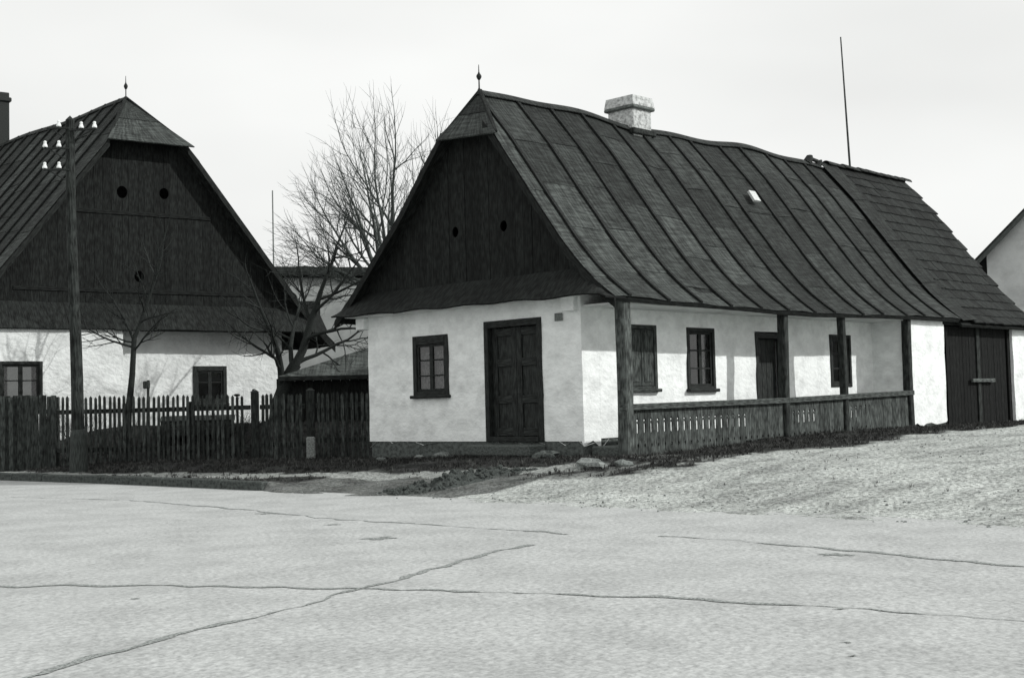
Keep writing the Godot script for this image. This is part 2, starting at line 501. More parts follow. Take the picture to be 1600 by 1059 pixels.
func build_road() -> void:
	var st := M.new()
	var A := [-70.0, -40.0, -25.0, -15.0, -9.0, -4.36]
	var Z := [-110.0, -60.0, -30.0, -15.0, -5.0, 5.0, 15.0, 30.0, 60.0, 110.0]
	for i in A.size() - 1:
		for j in Z.size() - 1:
			st.quad(world(A[i], 0, Z[j]), world(A[i + 1], 0, Z[j]), world(A[i + 1], 0, Z[j + 1]), world(A[i], 0, Z[j + 1]), Vector3.UP)
	var road := obj("road", st, "road", self)
	tag(road, "pale worn road surface with tarred joints", "", "", "structure")
	# joints and cracks: irregular ribbons of tar and grit, 4 mm proud
	var cracks := [
		[[Vector2(-8.5, -10.4), Vector2(-3.51, -9.24), Vector2(-2.68, -9.15), Vector2(-1.75, -8.88), Vector2(-1.04, -8.66), Vector2(-0.45, -8.49), Vector2(0.35, -8.15), Vector2(1.09, -7.81), Vector2(1.74, -7.4), Vector2(2.18, -7.1), Vector2(2.48, -6.88), Vector2(4.5, -5.2)], 0.05],
		[[Vector2(-3.2, -3.6), Vector2(-2.08, -6.36), Vector2(-1.86, -6.9), Vector2(-1.63, -7.37), Vector2(-1.37, -7.91), Vector2(-1.1, -8.46), Vector2(-0.76, -9.29), Vector2(-0.34, -10.3), Vector2(0.12, -11.25)], 0.045],
		[[Vector2(-7.64, -19.99), Vector2(-5.42, -18.51), Vector2(-3.13, -15.93), Vector2(-2.15, -14.53), Vector2(-0.68, -13.18), Vector2(0.53, -11.99)], 0.04],
		[[Vector2(1.25, -11.63), Vector2(1.83, -11.1), Vector2(2.44, -10.3), Vector2(2.79, -9.78), Vector2(3.3, -9.11), Vector2(5.0, -7.4)], 0.045]]
	for ci in cracks.size():
		var c: Array = cracks[ci][0]
		var wd: float = cracks[ci][1]
		var sm := M.new()
		var L := []
		for k in c.size() - 1:
			var seg: Vector2 = c[k + 1] - c[k]
			var cnt := maxi(2, int(seg.length() / 0.06))
			for q in cnt:
				L.append(c[k] + seg * (float(q) / cnt))
		for k in L.size() - 1:
			var w0 := crack_width(L[k], wd)
			var w1 := crack_width(L[k + 1], wd)
			if w0 <= 0.001 and w1 <= 0.001:
				continue
			var d: Vector2 = (L[k + 1] - L[k]).normalized()
			var s := Vector2(-d.y, d.x)
			var o0 := s * noise.get_noise_2d(L[k].x * 14.0, L[k].y * 14.0 + 7.0) * 0.09
			var o1 := s * noise.get_noise_2d(L[k + 1].x * 14.0, L[k + 1].y * 14.0 + 7.0) * 0.09
			var p := func(a: Vector2) -> Vector3: return Vector3(a.x, 0.004, a.y)
			sm.quad(p.call(L[k] + o0 + s * w0), p.call(L[k + 1] + o1 + s * w1), p.call(L[k + 1] + o1 - s * w1), p.call(L[k] + o0 - s * w0), Vector3.UP)
		obj("tar_joint", sm, "tar", road)
	for b in [[-1.29, -12.05, 0.13], [-1.2, -12.2, 0.05], [-1.89, -13.66, 0.07], [2.35, -9.92, 0.1], [2.47, -9.85, 0.05], [1.56, -6.33, 0.022], [1.78, -7.35, 0.03], [-2.44, -8.47, 0.03], [-2.9, -15.4, 0.1], [-2.75, -15.3, 0.05], [1.5, -6.0, 0.018]]:
		var sm2 := M.new()
		var c2 := Vector3(b[0], 0.004, b[1])
		for k in 36:
			var a0 := TAU * k / 36
			var a1 := TAU * (k + 1) / 36
			var r := func(an: float) -> Vector3:
				var q: float = b[2] * (0.7 + 0.9 * noise.get_noise_2d(cos(an) * 14.0 + b[0] * 90.0, sin(an) * 14.0) + 0.5 * noise.get_noise_2d(cos(an) * 50.0 + b[0] * 90.0, sin(an) * 50.0))
				return c2 + Vector3(cos(an) * q * 1.3, 0, sin(an) * q)
			sm2.tri(c2, r.call(a0), r.call(a1), Vector3.UP)
		obj("stain", sm2, "tar", road)
	# kerb: a row of long stones on the left
	var kerb := thing("kerb", "row of low stone kerbs along the left road edge", "", Vector3.ZERO)
	kerb.set_meta("kind", "structure")
	var z := -2.55
	while z > -16.0:
		var len := rng.randf_range(0.85, 1.15)
		var st2 := M.new()
		var a := world(-4.46 - maxf(0.0, (-z - 7.0)) * 0.06, 0.05 + rng.randf_range(-0.012, 0.006), z)
		var b := world(-4.46 - maxf(0.0, (-z + len - 7.0)) * 0.06, 0.05 + rng.randf_range(-0.012, 0.006), z - len + 0.015)
		st2.bar(a, b, 0.16, 0.19, 0.02)
		obj("kerb_stone", st2, "kerb", kerb)
		z -= len

func crack_width(p: Vector2, w: float) -> float:
	return maxf(w * 0.1, w * 0.15 + w * (0.3 + 0.7 * noise.get_noise_2d(p.x * 5.0 + 300.0, p.y * 5.0) + 0.6 * noise.get_noise_2d(p.x * 30.0, p.y * 30.0)))

func build_grass() -> void:
	# tuft: a few bent blades
	var st := M.new()
	var r := RandomNumberGenerator.new()
	r.seed = 4
	for k in 9:
		var an := r.randf() * TAU
		var o := Vector3(r.randf_range(-0.05, 0.05), 0, r.randf_range(-0.05, 0.05))
		var d := Vector3(cos(an), 0, sin(an))
		var s := Vector3(-d.z, 0, d.x) * r.randf_range(0.003, 0.006)
		var h := r.randf_range(0.04, 0.1)
		var lean := r.randf_range(0.02, 0.07)
		var m := o + d * lean * 0.35 + Vector3(0, h * 0.65, 0)
		var e := o + d * lean + Vector3(0, h, 0)
		st.quad(o - s, o + s, m + s * 0.8, m - s * 0.8, d + Vector3(0, 0.3, 0))
		st.tri(m - s * 0.8, m + s * 0.8, e, d + Vector3(0, 0.3, 0))
	var spots := []
	r.seed = 17
	var tries := 0
	while spots.size() < 22000 and tries < 130000:
		tries += 1
		var lx := r.randf_range(-4.4, 15.5)
		var lz := r.randf_range(-12.5, 4.2)
		if lx > -0.05 and lz < 0.9 and lz > -6.2:
			continue
		var w := world(lx, 0, lz)
		if w.x < -2.5 and w.z < fence_z(w.x) - 2.6:
			continue
		var keep := grassy(lx, lz) * (0.35 + 0.9 * noise.get_noise_2d(w.x * 7.0, w.z * 7.0 + 200.0) + 0.25)
		if ground_tone(lx, lz) > 0.2:
			keep *= 0.1
		if r.randf() > keep:
			continue
		spots.append([lx, lz, r.randf() * TAU, r.randf_range(0.3, 0.95), r.randf()])
	# thin weeds breaking the lane's surface
	for k in 900:
		var lx2 := r.randf_range(-4.4, 12.0)
		var lz2 := r.randf_range(2.8, 12.0)
		if noise.get_noise_2d(lx2 * 5.0, lz2 * 5.0 + 70.0) > 0.1:
			spots.append([lx2, lz2, r.randf() * TAU, r.randf_range(0.2, 0.55), r.randf()])
	var mm := MultiMesh.new()
	mm.transform_format = MultiMesh.TRANSFORM_3D
	mm.use_colors = true
	mm.mesh = st.mesh(mats["straw"])
	mm.instance_count = spots.size()
	for k in spots.size():
		var s: Array = spots[k]
		var p := world(s[0], height(s[0], s[1]) - 0.008, s[1])
		mm.set_instance_transform(k, Transform3D(Basis(Vector3.UP, s[2]).scaled(Vector3.ONE * s[3]), p))
		var t: float = 0.022 + 0.1 * s[4] * s[4] * s[4]
		mm.set_instance_color(k, Color(t * 0.98, t, t * 0.96))
	var o := MultiMeshInstance3D.new()
	o.name = "verge_grass"
	o.multimesh = mm
	add_child(o)
	tag(o, "short withered grass on the verge before the houses", "grass", "", "stuff")

# ---------------------------------------------------------------- building blocks
# wall in the plane of frame t (x right, y up, z out of the wall); openings are Rect2
func wall(w0: float, w1: float, y0: float, y1: float, holes: Array, t: Transform3D, thick: float, reveal: float, ragged := 0.1) -> M:
	var st := M.new()
	var xs := []
	var ys := []
	var x := w0
	while x < w1 - 0.05:
		xs.append(x); x += 0.22
	xs.append(w1)
	var y := y0
	while y < y1 - 0.05:
		ys.append(y); y += 0.22
	ys.append(y1)
	for h: Rect2 in holes:
		for e in [h.position.x, h.end.x]:
			xs = xs.filter(func(q): return absf(q - e) > 0.06)
			xs.append(e)
		for e in [h.position.y, h.end.y]:
			ys = ys.filter(func(q): return absf(q - e) > 0.06)
			ys.append(e)
	xs.sort(); ys.sort()
	var off := t.origin.x * 3.7 + t.origin.z * 1.3
	var P := func(a: float, b: float) -> Vector3:
		var d := noise.get_noise_2d(a * 9.0 + off, b * 9.0) * 0.018 + noise.get_noise_2d(a * 38.0 + off, b * 38.0) * 0.006
		var yy := b
		if absf(b - y0) < 0.001:
			yy += noise.get_noise_2d(a * 20.0 + off, 5.0) * ragged * 2.0
		return Vector3(a, yy, d)
	var N := func(a: float, b: float) -> Vector3:
		var e := 0.04
		var dx: float = (P.call(a + e, b).z - P.call(a - e, b).z) / (2 * e)
		var dy: float = (P.call(a, b + e).z - P.call(a, b - e).z) / (2 * e)
		return t.basis * Vector3(-dx, -dy, 1).normalized()
	for i in xs.size() - 1:
		for j in ys.size() - 1:
			var mid := Vector2((xs[i] + xs[i + 1]) * 0.5, (ys[j] + ys[j + 1]) * 0.5)
			var skip := false
			for h: Rect2 in holes:
				if h.has_point(mid):
					skip = true
			if skip:
				continue
			var c := [[xs[i], ys[j]], [xs[i + 1], ys[j]], [xs[i + 1], ys[j + 1]], [xs[i], ys[j + 1]]]
			for k in [[0, 1, 2], [0, 2, 3]]:
				var q := []
				var nn := []
				for e in k:
					q.append(t * P.call(c[e][0], c[e][1])); nn.append(N.call(c[e][0], c[e][1]))
				st.tri3(q[0], q[1], q[2], Vector2.ZERO, Vector2.ZERO, Vector2.ZERO, nn[0], nn[1], nn[2])
			st.quad(t * Vector3(c[0][0], c[0][1], -thick), t * Vector3(c[1][0], c[1][1], -thick), t * Vector3(c[2][0], c[2][1], -thick), t * Vector3(c[3][0], c[3][1], -thick), -t.basis.z)
	for h: Rect2 in holes:
		for j in ys.size() - 1:
			if ys[j] >= h.position.y - 0.001 and ys[j + 1] <= h.end.y + 0.001:
				for e in [[h.position.x, 1.0], [h.end.x, -1.0]]:
					st.quad(t * P.call(e[0], ys[j]), t * P.call(e[0], ys[j + 1]), t * Vector3(e[0], ys[j + 1], -thick), t * Vector3(e[0], ys[j], -thick), t.basis.x * float(e[1]))
		for i in xs.size() - 1:
			if xs[i] >= h.position.x - 0.001 and xs[i + 1] <= h.end.x + 0.001:
				for e in [[h.position.y, 1.0], [h.end.y, -1.0]]:
					st.quad(t * P.call(xs[i], e[0]), t * P.call(xs[i + 1], e[0]), t * Vector3(xs[i + 1], e[0], -thick), t * Vector3(xs[i], e[0], -thick), t.basis.y * float(e[1]))
	for j in ys.size() - 1:
		for e in [[w0, -1.0], [w1, 1.0]]:
			st.quad(t * P.call(e[0], ys[j]), t * P.call(e[0], ys[j + 1]), t * Vector3(e[0], ys[j + 1], -thick), t * Vector3(e[0], ys[j], -thick), t.basis.x * float(e[1]))
	for i in xs.size() - 1:
		for e in [[y0, -1.0], [y1, 1.0]]:
			st.quad(t * P.call(xs[i], e[0]), t * P.call(xs[i + 1], e[0]), t * Vector3(xs[i + 1], e[0], -thick), t * Vector3(xs[i], e[0], -thick), t.basis.y * float(e[1]))
	return st

# casement window as a part: the frame is the part, panes and bars its pieces. t: origin at the middle of the opening's bottom
func window(parent: Node, t: Transform3D, w: float, h: float, rows: Array, label: String, opts := {}) -> void:
	var fm: String = opts.get("frame", "frame")
	var fw: float = opts.get("fw", 0.075)
	var head: float = opts.get("head", fw)
	var st := M.new()
	st.box(Vector3(-w / 2 + fw / 2, h / 2, -0.04), Vector3(fw, h, 0.09))
	st.box(Vector3(w / 2 - fw / 2, h / 2, -0.04), Vector3(fw, h, 0.09))
	st.box(Vector3(0, h - head / 2, -0.042), Vector3(w - 2 * fw, head, 0.088))
	st.box(Vector3(0, fw / 2, -0.042), Vector3(w - 2 * fw, fw, 0.088))
	var o := put("window", st.mesh(mats[fm]), parent, t)
	if label: o.set_meta("label", label)
	var iw := w - 2 * fw
	var y0 := fw
	var y1 := h - head
	if opts.get("shutters", false):
		for s: float in [-1.0, 1.0]:
			var sh := M.new()
			sh.box(Vector3(s * iw / 4, (y0 + y1) / 2, -0.03), Vector3(iw / 2 - 0.008, y1 - y0 - 0.01, 0.03))
			obj("shutter", sh, "rail0", o)
			var pa := M.new()
			pa.uo = Vector2(s, 0.4)
			pa.box(Vector3(s * iw / 4, (y0 + y1) / 2, -0.012), Vector3(iw / 2 - 0.12, y1 - y0 - 0.14, 0.012))
			obj("panel", pa, "rail1", o)
	else:
		for s: float in [-1.0, 1.0]:
			# sash of each leaf
			var sa := M.new()
			var cx := s * iw / 4
			var lw := iw / 2
			for e: float in [-1.0, 1.0]:
				sa.box(Vector3(cx + e * (lw / 2 - 0.022), (y0 + y1) / 2, -0.045), Vector3(0.044, y1 - y0, 0.04), 0.004)
			for yy in [y0 + 0.022, y1 - 0.022]:
				sa.box(Vector3(cx, yy, -0.046), Vector3(lw - 0.088, 0.044, 0.038), 0.004)
			obj("sash", sa, opts.get("sash", fm), o)
			var prev := y0 + 0.044
			var marks := rows.duplicate()
			marks.append(1.0)
			for k in marks.size():
				var top: float = lerpf(y0, y1, marks[k]) - (0.044 if k == marks.size() - 1 else 0.014)
				var pn := M.new()
				pn.box(Vector3(cx, (prev + top) / 2, -0.05), Vector3(lw - 0.088, top - prev, 0.005), 0.0)
				obj("pane", pn, "glass", o)
				if k < marks.size() - 1:
					var gb := M.new()
					gb.box(Vector3(cx, top + 0.014, -0.046), Vector3(lw - 0.088, 0.026, 0.034), 0.003)
					obj("glazing_bar", gb, opts.get("sash", fm), o)
				prev = top + 0.028
			if opts.get("curtain", 0.0) > 0.0:
				var cu := M.new()
				var cw: float = lw * opts.get("curtain", 0.8)
				var hh: float = opts.get("curtain_height", 0.95) * (y1 - y0)
				var cx2 := s * (iw / 2 - cw / 2)
				cu.slab(func(a: float, b: float) -> Vector3: return Vector3(cx2 + (a - 0.5) * cw, y0 + b * hh, -0.13 + sin(a * 26.0 + s) * 0.018), 28, 2, 0.003, Vector2(cw, hh), Vector3.BACK)
				obj("curtain", cu, "curtain", o)
	if opts.get("sill", true):
		var si := M.new()
		si.box(Vector3(0, 0.0, 0.0), Vector3(w + 0.07, 0.06, 0.14), 0.012)
		obj("sill", si, fm, o)

func profile_at(prof: Array, b: float) -> Vector2:   # b by length, 0 at the eave
	var L := 0.0
	for k in prof.size() - 1:
		L += (prof[k + 1] - prof[k]).length()
	var want := b * L
	for k in prof.size() - 1:
		var s: float = (prof[k + 1] - prof[k]).length()
		if want <= s or k == prof.size() - 2:
			return prof[k].lerp(prof[k + 1], clampf(want / s, 0.0, 1.0))
		want -= s
	return prof[0]

func profile_len(prof: Array) -> float:
	var L := 0.0
	for k in prof.size() - 1:
		L += (prof[k + 1] - prof[k]).length()
	return L

# one slope of a sheeted roof. prof runs from eave to ridge as (across, height). place(across, height, depth) -> Vector3
func roof_side(parent: Node, place: Callable, prof: Array, strips: Array, left_edge: Callable, sag: Callable, rows: int, pick: Callable, out := 1.0) -> void:
	var L := profile_len(prof)
	var surf := func(d: float, b: float, lift: float) -> Vector3:
		var p := profile_at(prof, b)
		var q := profile_at(prof, minf(b + 0.01, 1.0)) - profile_at(prof, maxf(b - 0.01, 0.0))
		var nn := Vector2(-q.y, q.x).normalized()
		if nn.y < 0.0: nn = -nn
		p += nn * lift
		return place.call(p.x, p.y + sag.call(d, b), d)
	# timber deck
	var dk := M.new()
	dk.slab(func(a: float, b: float) -> Vector3:
		var lo := maxf(strips[0], left_edge.call(profile_at(prof, b).y))
		return surf.call(lerpf(lo, strips[strips.size() - 1], a), b, -0.012), 10, 14, 0.07, Vector2(strips[strips.size() - 1] - strips[0], L))
	obj("roof_deck", dk, "dark_wood", parent)
	for i in strips.size() - 1:
		var shift := rng.randf_range(-0.45, 0.45)
		for j in rows:
			var b0 := maxf(0.0, (float(j) + shift) / rows - 0.012) if j > 0 else 0.0
			var b1 := minf(1.0, (float(j + 1) + shift) / rows) if j < rows - 1 else 1.0
			if maxf(strips[i + 1], left_edge.call(profile_at(prof, b0).y)) - maxf(strips[i], left_edge.call(profile_at(prof, b0).y)) < 0.02:
				continue
			var st := M.new()
			st.uo = Vector2(rng.randf() * 3.0, rng.randf() * 3.0)
			var bulge := rng.randf_range(-0.006, 0.012)
			var twist := rng.randf_range(-0.006, 0.006)
			st.slab(func(a: float, b: float) -> Vector3:
				var bb := lerpf(b0, b1, b)
				var le: float = left_edge.call(profile_at(prof, bb).y)
				var d := lerpf(maxf(strips[i], le), maxf(strips[i + 1], le), a)
				return surf.call(d, bb, 0.003 + (1.0 - b) * 0.008 + bulge * sin(a * PI) + twist * (a - 0.5) * b), 2, 4, 0.004, Vector2(strips[i + 1] - strips[i], L / rows))
			obj("roof_sheet", st, pick.call(i, j), parent)
	for i in range(1, strips.size() - 1):
		var d: float = strips[i]
		var bmax := 1.0
		while bmax > 0.1 and left_edge.call(profile_at(prof, bmax).y) > d:
			bmax -= 0.02
		var st := M.new()
		var wob := rng.randf_range(-0.5, 0.5)
		st.slab(func(a: float, b: float) -> Vector3: return surf.call(d + (a - 0.5) * 0.068 + sin(b * 5.0 + wob * 6.0) * 0.012, b * bmax, 0.048), 1, 16, 0.055, Vector2(0.07, L))
		obj("roof_batten", st, "batten", parent)

func half_board(poly: PackedVector2Array, cut: Array) -> PackedVector2Array:
	var cur := poly
	for c: PackedVector2Array in cut:
		var r := Geometry2D.clip_polygons(cur, c)
		var best := cur
		var area := -1.0
		for q: PackedVector2Array in r:
			if Geometry2D.is_polygon_clockwise(q) != Geometry2D.is_polygon_clockwise(cur):
				continue
			var s := 0.0
			for k in q.size():
				s += q[k].cross(q[(k + 1) % q.size()])
			if absf(s) > area:
				area = absf(s); best = q
		cur = best
	return cur

func disc(c: Vector2, r: float, ry := 0.0, n := 14) -> PackedVector2Array:
	var p := PackedVector2Array()
	for k in n:
		p.append(c + Vector2(cos(TAU * k / n) * r, sin(TAU * k / n) * (ry if ry > 0.0 else r)))
	return p

# ---------------------------------------------------------------- the cottage
var PROF_R := [Vector2(0.97, 2.875), Vector2(0.6, 3.15), Vector2(0.25, 3.47), Vector2(-0.15, 3.92), Vector2(-0.8, 4.76), Vector2(-1.62, 5.86), Vector2(-2.45, 6.82)]
var PROF_L := [Vector2(-6.15, 2.95), Vector2(-5.6, 3.42), Vector2(-5.04, 3.96), Vector2(-4.16, 4.80), Vector2(-3.41, 5.66), Vector2(-2.93, 6.18), Vector2(-2.45, 6.82)]

func cottage_sag(d: float, b: float) -> float:
	return -0.07 * sin(clampf(d / 10.0, 0.0, 1.0) * PI) * (1.0 - b) + b * (0.05 * sin(d * 0.9) - 0.01 + 0.03 * sin(d * 2.3 + 1.0)) * smoothstep(0.2, 1.5, d) + (1.0 - b) * 0.012 * sin(d * 4.1)

func build_cottage() -> void:
	var root := thing("cottage", "low whitewashed cottage with porch, dark boarded gable and seamed roof", "house", CORNER, TH)
	var T_gable := Transform3D(Basis(Vector3(0, 0, 1), Vector3.UP, Vector3(-1, 0, 0)), Vector3.ZERO)   # x along z, out = -x
	# note: frame x = local z
	var gw := wall(-5.47, 0.0, 0.58, 3.05, [Rect2(-4.16, 1.40, 0.96, 1.12), Rect2(-2.26, 0.585, 1.38, 2.09)], T_gable, 0.42, 0.2)
	var gwo := obj("wall", gw, "limewash", root)
	gwo.set_meta("label", "white gable wall with double door and window")
	var T_front := Transform3D(Basis.IDENTITY, Vector3(0, 0, 0))
	var fw := wall(0.43, 9.52, 0.58, 3.02, [Rect2(1.12, 1.40, 0.84, 1.13), Rect2(2.83, 1.39, 0.84, 1.13), Rect2(5.0, 0.62, 0.98, 1.85), Rect2(7.68, 1.42, 0.82, 1.08)], T_front, 0.42, 0.2)
	obj("wall", fw, "limewash", root).set_meta("label", "long white wall in the porch's shade")
	# corner return closing the two walls
	var cr := wall(0.0, 0.428, 0.58, 3.02, [], Transform3D(Basis.IDENTITY, Vector3(0, 0, 0.0)), 0.05, 0.0)
	obj("wall", cr, "limewash", root)
	var bw := M.new()
	bw.box(Vector3(4.9, 1.7, -5.25), Vector3(8.9, 2.9, 0.4), 0.0)
	obj("wall", bw, "limewash", root).set_meta("label", "rear wall")
	var ce := M.new()
	ce.box(Vector3(4.95, 3.1, -2.62), Vector3(8.98, 0.08, 4.84), 0.0)
	obj("attic_floor", ce, "dark_wood", root)
	# plinth
	var pl := M.new()
	pl.box(Vector3(0.22, 0.3, -2.73), Vector3(0.41, 0.62, 5.44), 0.02)
	pl.box(Vector3(5.0, 0.36, -0.2), Vector3(9.1, 0.5, 0.36), 0.02)
	obj("plinth", pl, "plinth", root)
	var pf := M.new()
	pf.box(Vector3(4.75, 0.35, 0.36), Vector3(9.2, 0.3, 0.68), 0.02)
	obj("porch_floor", pf, "stone0", root)
	# end wall of the porch
	var T_end := Transform3D(Basis(Vector3(0, 0, 1), Vector3.UP, Vector3(-1, 0, 0)), Vector3(9.41, 0, 0))
	obj("wall", wall(-0.1, 0.72, 0.55, 2.95, [], T_end, 0.25, 0.0), "limewash", root).set_meta("label", "short white end wall closing the porch")
	# whitewashed porch ceiling
	var pc := M.new()
	pc.box(Vector3(4.7, 2.80, 0.4), Vector3(9.3, 0.03, 0.76), 0.004)
	obj("porch_ceiling", pc, "old_limewash", root)
	# corbels of the gable cornice
	for e in [[-5.58, 2.84, 0.24, 0.22], [-0.19, 2.85, 0.28, 0.26]]:
		var co := M.new()
		co.box(Vector3(-0.02, e[1], e[0]), Vector3(0.2, e[3], e[2]), 0.012)
		obj("corbel", co, "limewash", root)
	# number plate beside the door
	var np := M.new()
	np.box(Vector3(-0.022, 2.645, -0.475), Vector3(0.012, 0.13, 0.17), 0.004)
	obj("number_plate", np, "stone2", root)
	# windows
	var face_gable := func(z: float, y: float) -> Transform3D: return Transform3D(Basis(Vector3(0, 0, 1), Vector3.UP, Vector3(-1, 0, 0)), Vector3(-0.02, y, z))
	window(root, face_gable.call(-3.68, 1.40), 0.96, 1.12, [0.33, 0.66], "dark framed gable window with six panes and curtains", {"head": 0.16, "fw": 0.1, "curtain": 0.85, "curtain_height": 0.86})
	window(root, Transform3D(Basis.IDENTITY, Vector3(1.54, 1.40, 0.02)), 0.84, 1.13, [], "window closed with grey board shutters", {"shutters": true, "frame": "rail0"})
	window(root, Transform3D(Basis.IDENTITY, Vector3(3.25, 1.39, 0.02)), 0.84, 1.13, [0.33, 0.66], "", {"curtain": 0.5, "curtain_height": 0.92})
	window(root, Transform3D(Basis.IDENTITY, Vector3(8.09, 1.42, 0.02)), 0.82, 1.08, [0.33, 0.66], "", {"curtain": 0.55, "curtain_height": 0.28, "sill": false})
	# double door in the gable
	build_double_door(root, face_gable.call(-1.57, 0.585))
	# porch door
	var pd := M.new()
	for s: float in [-1.0, 1.0]:
		pd.box(Vector3(5.49 + s * 0.445, 1.545, -0.05), Vector3(0.09, 1.85, 0.14))
	pd.box(Vector3(5.49, 2.42, -0.05), Vector3(0.8, 0.1, 0.136))
	var pdo := obj("porch_door", pd, "frame", root)
	for k in 5:
		var bd := M.new()
		bd.uo = Vector2(k * 0.31, k * 0.7)
		bd.box(Vector3(5.49 + (k - 2) * 0.16, 1.5, -0.16), Vector3(0.154, 1.74, 0.035), 0.006)
		obj("plank", bd, "door", pdo)
	var lt := M.new()
	lt.box(Vector3(5.2, 1.55, -0.125), Vector3(0.03, 0.14, 0.04), 0.005)
	obj("latch", lt, "iron", pdo)
	# posts
	var posts := [[0.1, 0.19], [4.71, 0.15], [6.8, 0.12], [9.43, 0.15]]
	for p in posts:
		var st := M.new()
		var g := height(p[0], 0.8) - 0.08
		var w: float = p[1]
		st.uo = Vector2(p[0], 0)
		st.slab(func(a: float, b: float) -> Vector3:
			var an := a * TAU
			var r := w * 0.5 * (1.0 + 0.06 * noise.get_noise_2d(p[0] * 50.0 + cos(an) * 10.0, b * 90.0))
			var sq := 1.0 / maxf(absf(cos(an)), absf(sin(an)))
			sq = lerpf(1.0, minf(sq, 1.3), 0.85)
			var lean := 0.02 * sin(b * 3.0 + p[0])
			return Vector3(p[0] + cos(an) * r * sq + lean, lerpf(g, 2.92, b), 0.8 + sin(an) * r * sq), 16, 10, 0.01, Vector2(0.6, 2.6), Vector3.ZERO)
		fix_outward(st, Vector3(p[0], 0, 0.8))
		obj("porch_post", st, "rail3" if p[0] < 1.0 else "post", root)
	build_railing(root, posts)
	# roof
	var place := func(g: float, y: float, d: float) -> Vector3: return Vector3(d, y, g)
	var apex_d := 0.22
	var hip_y := 5.92
	var edge := func(y: float) -> float:
		return -0.27 if y < hip_y else lerpf(-0.27, apex_d, clampf((y - hip_y) / (6.82 - hip_y), 0.0, 1.0))
	var strips := [-0.27, 0.1, 1.1, 1.98, 2.87, 3.8, 4.67, 5.59, 6.3, 7.38, 8.14, 9.15, 9.93, 10.75, 11.6]
	roof_side(root, place, PROF_R, strips, edge, cottage_sag, 5, func(i: int, j: int) -> String:
		if i == 0: return "felt3"
		if i < 4 and j < 3: return "felt%d" % rng.randi_range(2, 3)
		if i < 7 and j < 2: return "felt%d" % rng.randi_range(1, 3)
		return "felt%d" % rng.randi_range(0, 2))
	roof_side(root, place, PROF_L, [-0.27, 0.9, 2.0, 3.1, 4.2, 5.3, 6.4, 7.5, 8.6, 9.7, 10.7, 11.6], edge, cottage_sag, 4, func(i: int, j: int) -> String: return "felt%d" % rng.randi_range(0, 2))
	# half hip
	for j in 2:
		var st := M.new()
		st.uo = Vector2(j, 0.4)
		st.slab(func(a: float, b: float) -> Vector3:
			var bb := lerpf(float(j) * 0.5, float(j + 1) * 0.5, b)
			var zl := lerpf(-2.98 - 0.06, -2.45, bb)
			var zr := lerpf(-1.56 + 0.04, -2.45, bb)
			return Vector3(lerpf(-0.36, apex_d, bb), lerpf(5.86 + 0.1 * (1.0 - a), 6.845, bb) + (1.0 - b) * 0.014, lerpf(zl, zr, a)), 3, 3, 0.03, Vector2(1.4, 0.6))
		obj("hip_sheet", st, "felt%d" % [3, 1][j], root)
	for e in [[-3.0, 5.98], [-1.56, 5.9]]:
		var st := M.new()
		st.bar(Vector3(-0.3, e[1], e[0]), Vector3(apex_d, 6.87, -2.45), 0.07, 0.05, 0.01)
		obj("hip_roll", st, "batten", root)
	var rc := M.new()
	rc.slab(func(a: float, b: float) -> Vector3:
		var d := lerpf(apex_d, 11.6, b)
		return Vector3(d, 6.845 + cottage_sag(d, 1.0) - absf(a - 0.5) * 0.24 + 0.03, -2.45 + (a - 0.5) * 0.26), 4, 60, 0.015, Vector2(0.3, 11))
	obj("ridge_cap", rc, "felt1", root)
	# barge boards on the near verge
	for pr in [PROF_R, PROF_L]:
		var st := M.new()
		st.slab(func(a: float, b: float) -> Vector3:
			var p := profile_at(pr, b * 0.84)
			return Vector3(-0.285, p.y - 0.03 - a * 0.16, p.x), 1, 14, 0.025, Vector2(0.16, 5), Vector3.LEFT)
		obj("barge_board", st, "gable2", root)
	# gable boards with two round vents
	build_gable(root, func(g: float, y: float, d: float) -> Vector3: return Vector3(d, y, g), Vector3.LEFT, -6.0, 0.9, 0.205, 3.32, hip_y + 0.22, [Vector2(-2.95, 4.34), Vector2(-1.72, 4.31)], [0.085, 0.085], [PROF_L, PROF_R])
	# pent roof below the gable
	var zs := [-5.98, -5.1, -4.15, -3.2, -2.25, -1.3, -0.35, 0.45, 0.95]
	for i in zs.size() - 1:
		var st := M.new()
		st.uo = Vector2(i * 0.7, 0.3)
		var wob := rng.randf_range(-0.012, 0.012)
		st.slab(func(a: float, b: float) -> Vector3:
			var z := lerpf(zs[i], zs[i + 1] + 0.02, a)
			var edge_y := lerpf(2.985, 2.92, (z + 5.98) / 7.0) + 0.015 * sin(z * 5.0) + wob * a
			var under := 9.0
			for pr in [PROF_R, PROF_L]:
				for k in pr.size() - 1:
					if (z - pr[k].x) * (z - pr[k + 1].x) <= 0.0:
						under = lerpf(pr[k].y, pr[k + 1].y, (z - pr[k].x) / (pr[k + 1].x - pr[k].x)) - 0.05
			return Vector3(lerpf(-0.5, 0.0, b), minf(lerpf(edge_y, 3.42, b), maxf(under, edge_y - 0.04)) + 0.004 * (i % 2), z), 4, 4, 0.03, Vector2(0.95, 0.7))
		obj("pent_sheet", st, "gable%d" % [3, 2, 3][i % 3], root)
	var pk := M.new()
	pk.box(Vector3(-0.2, 2.965, -2.68), Vector3(0.32, 0.02, 6.1), 0.004)
	obj("pent_soffit", pk, "old_limewash", root)
	# chimney
	var cm := M.new()
	cm.box(Vector3(4.65, 6.75, -2.62), Vector3(0.6, 0.8, 0.66), 0.02)
	var ch := obj("chimney", cm, "chimney", root)
	var cl := M.new()
	cl.box(Vector3(4.65, 7.16, -2.62), Vector3(0.72, 0.07, 0.78), 0.02)
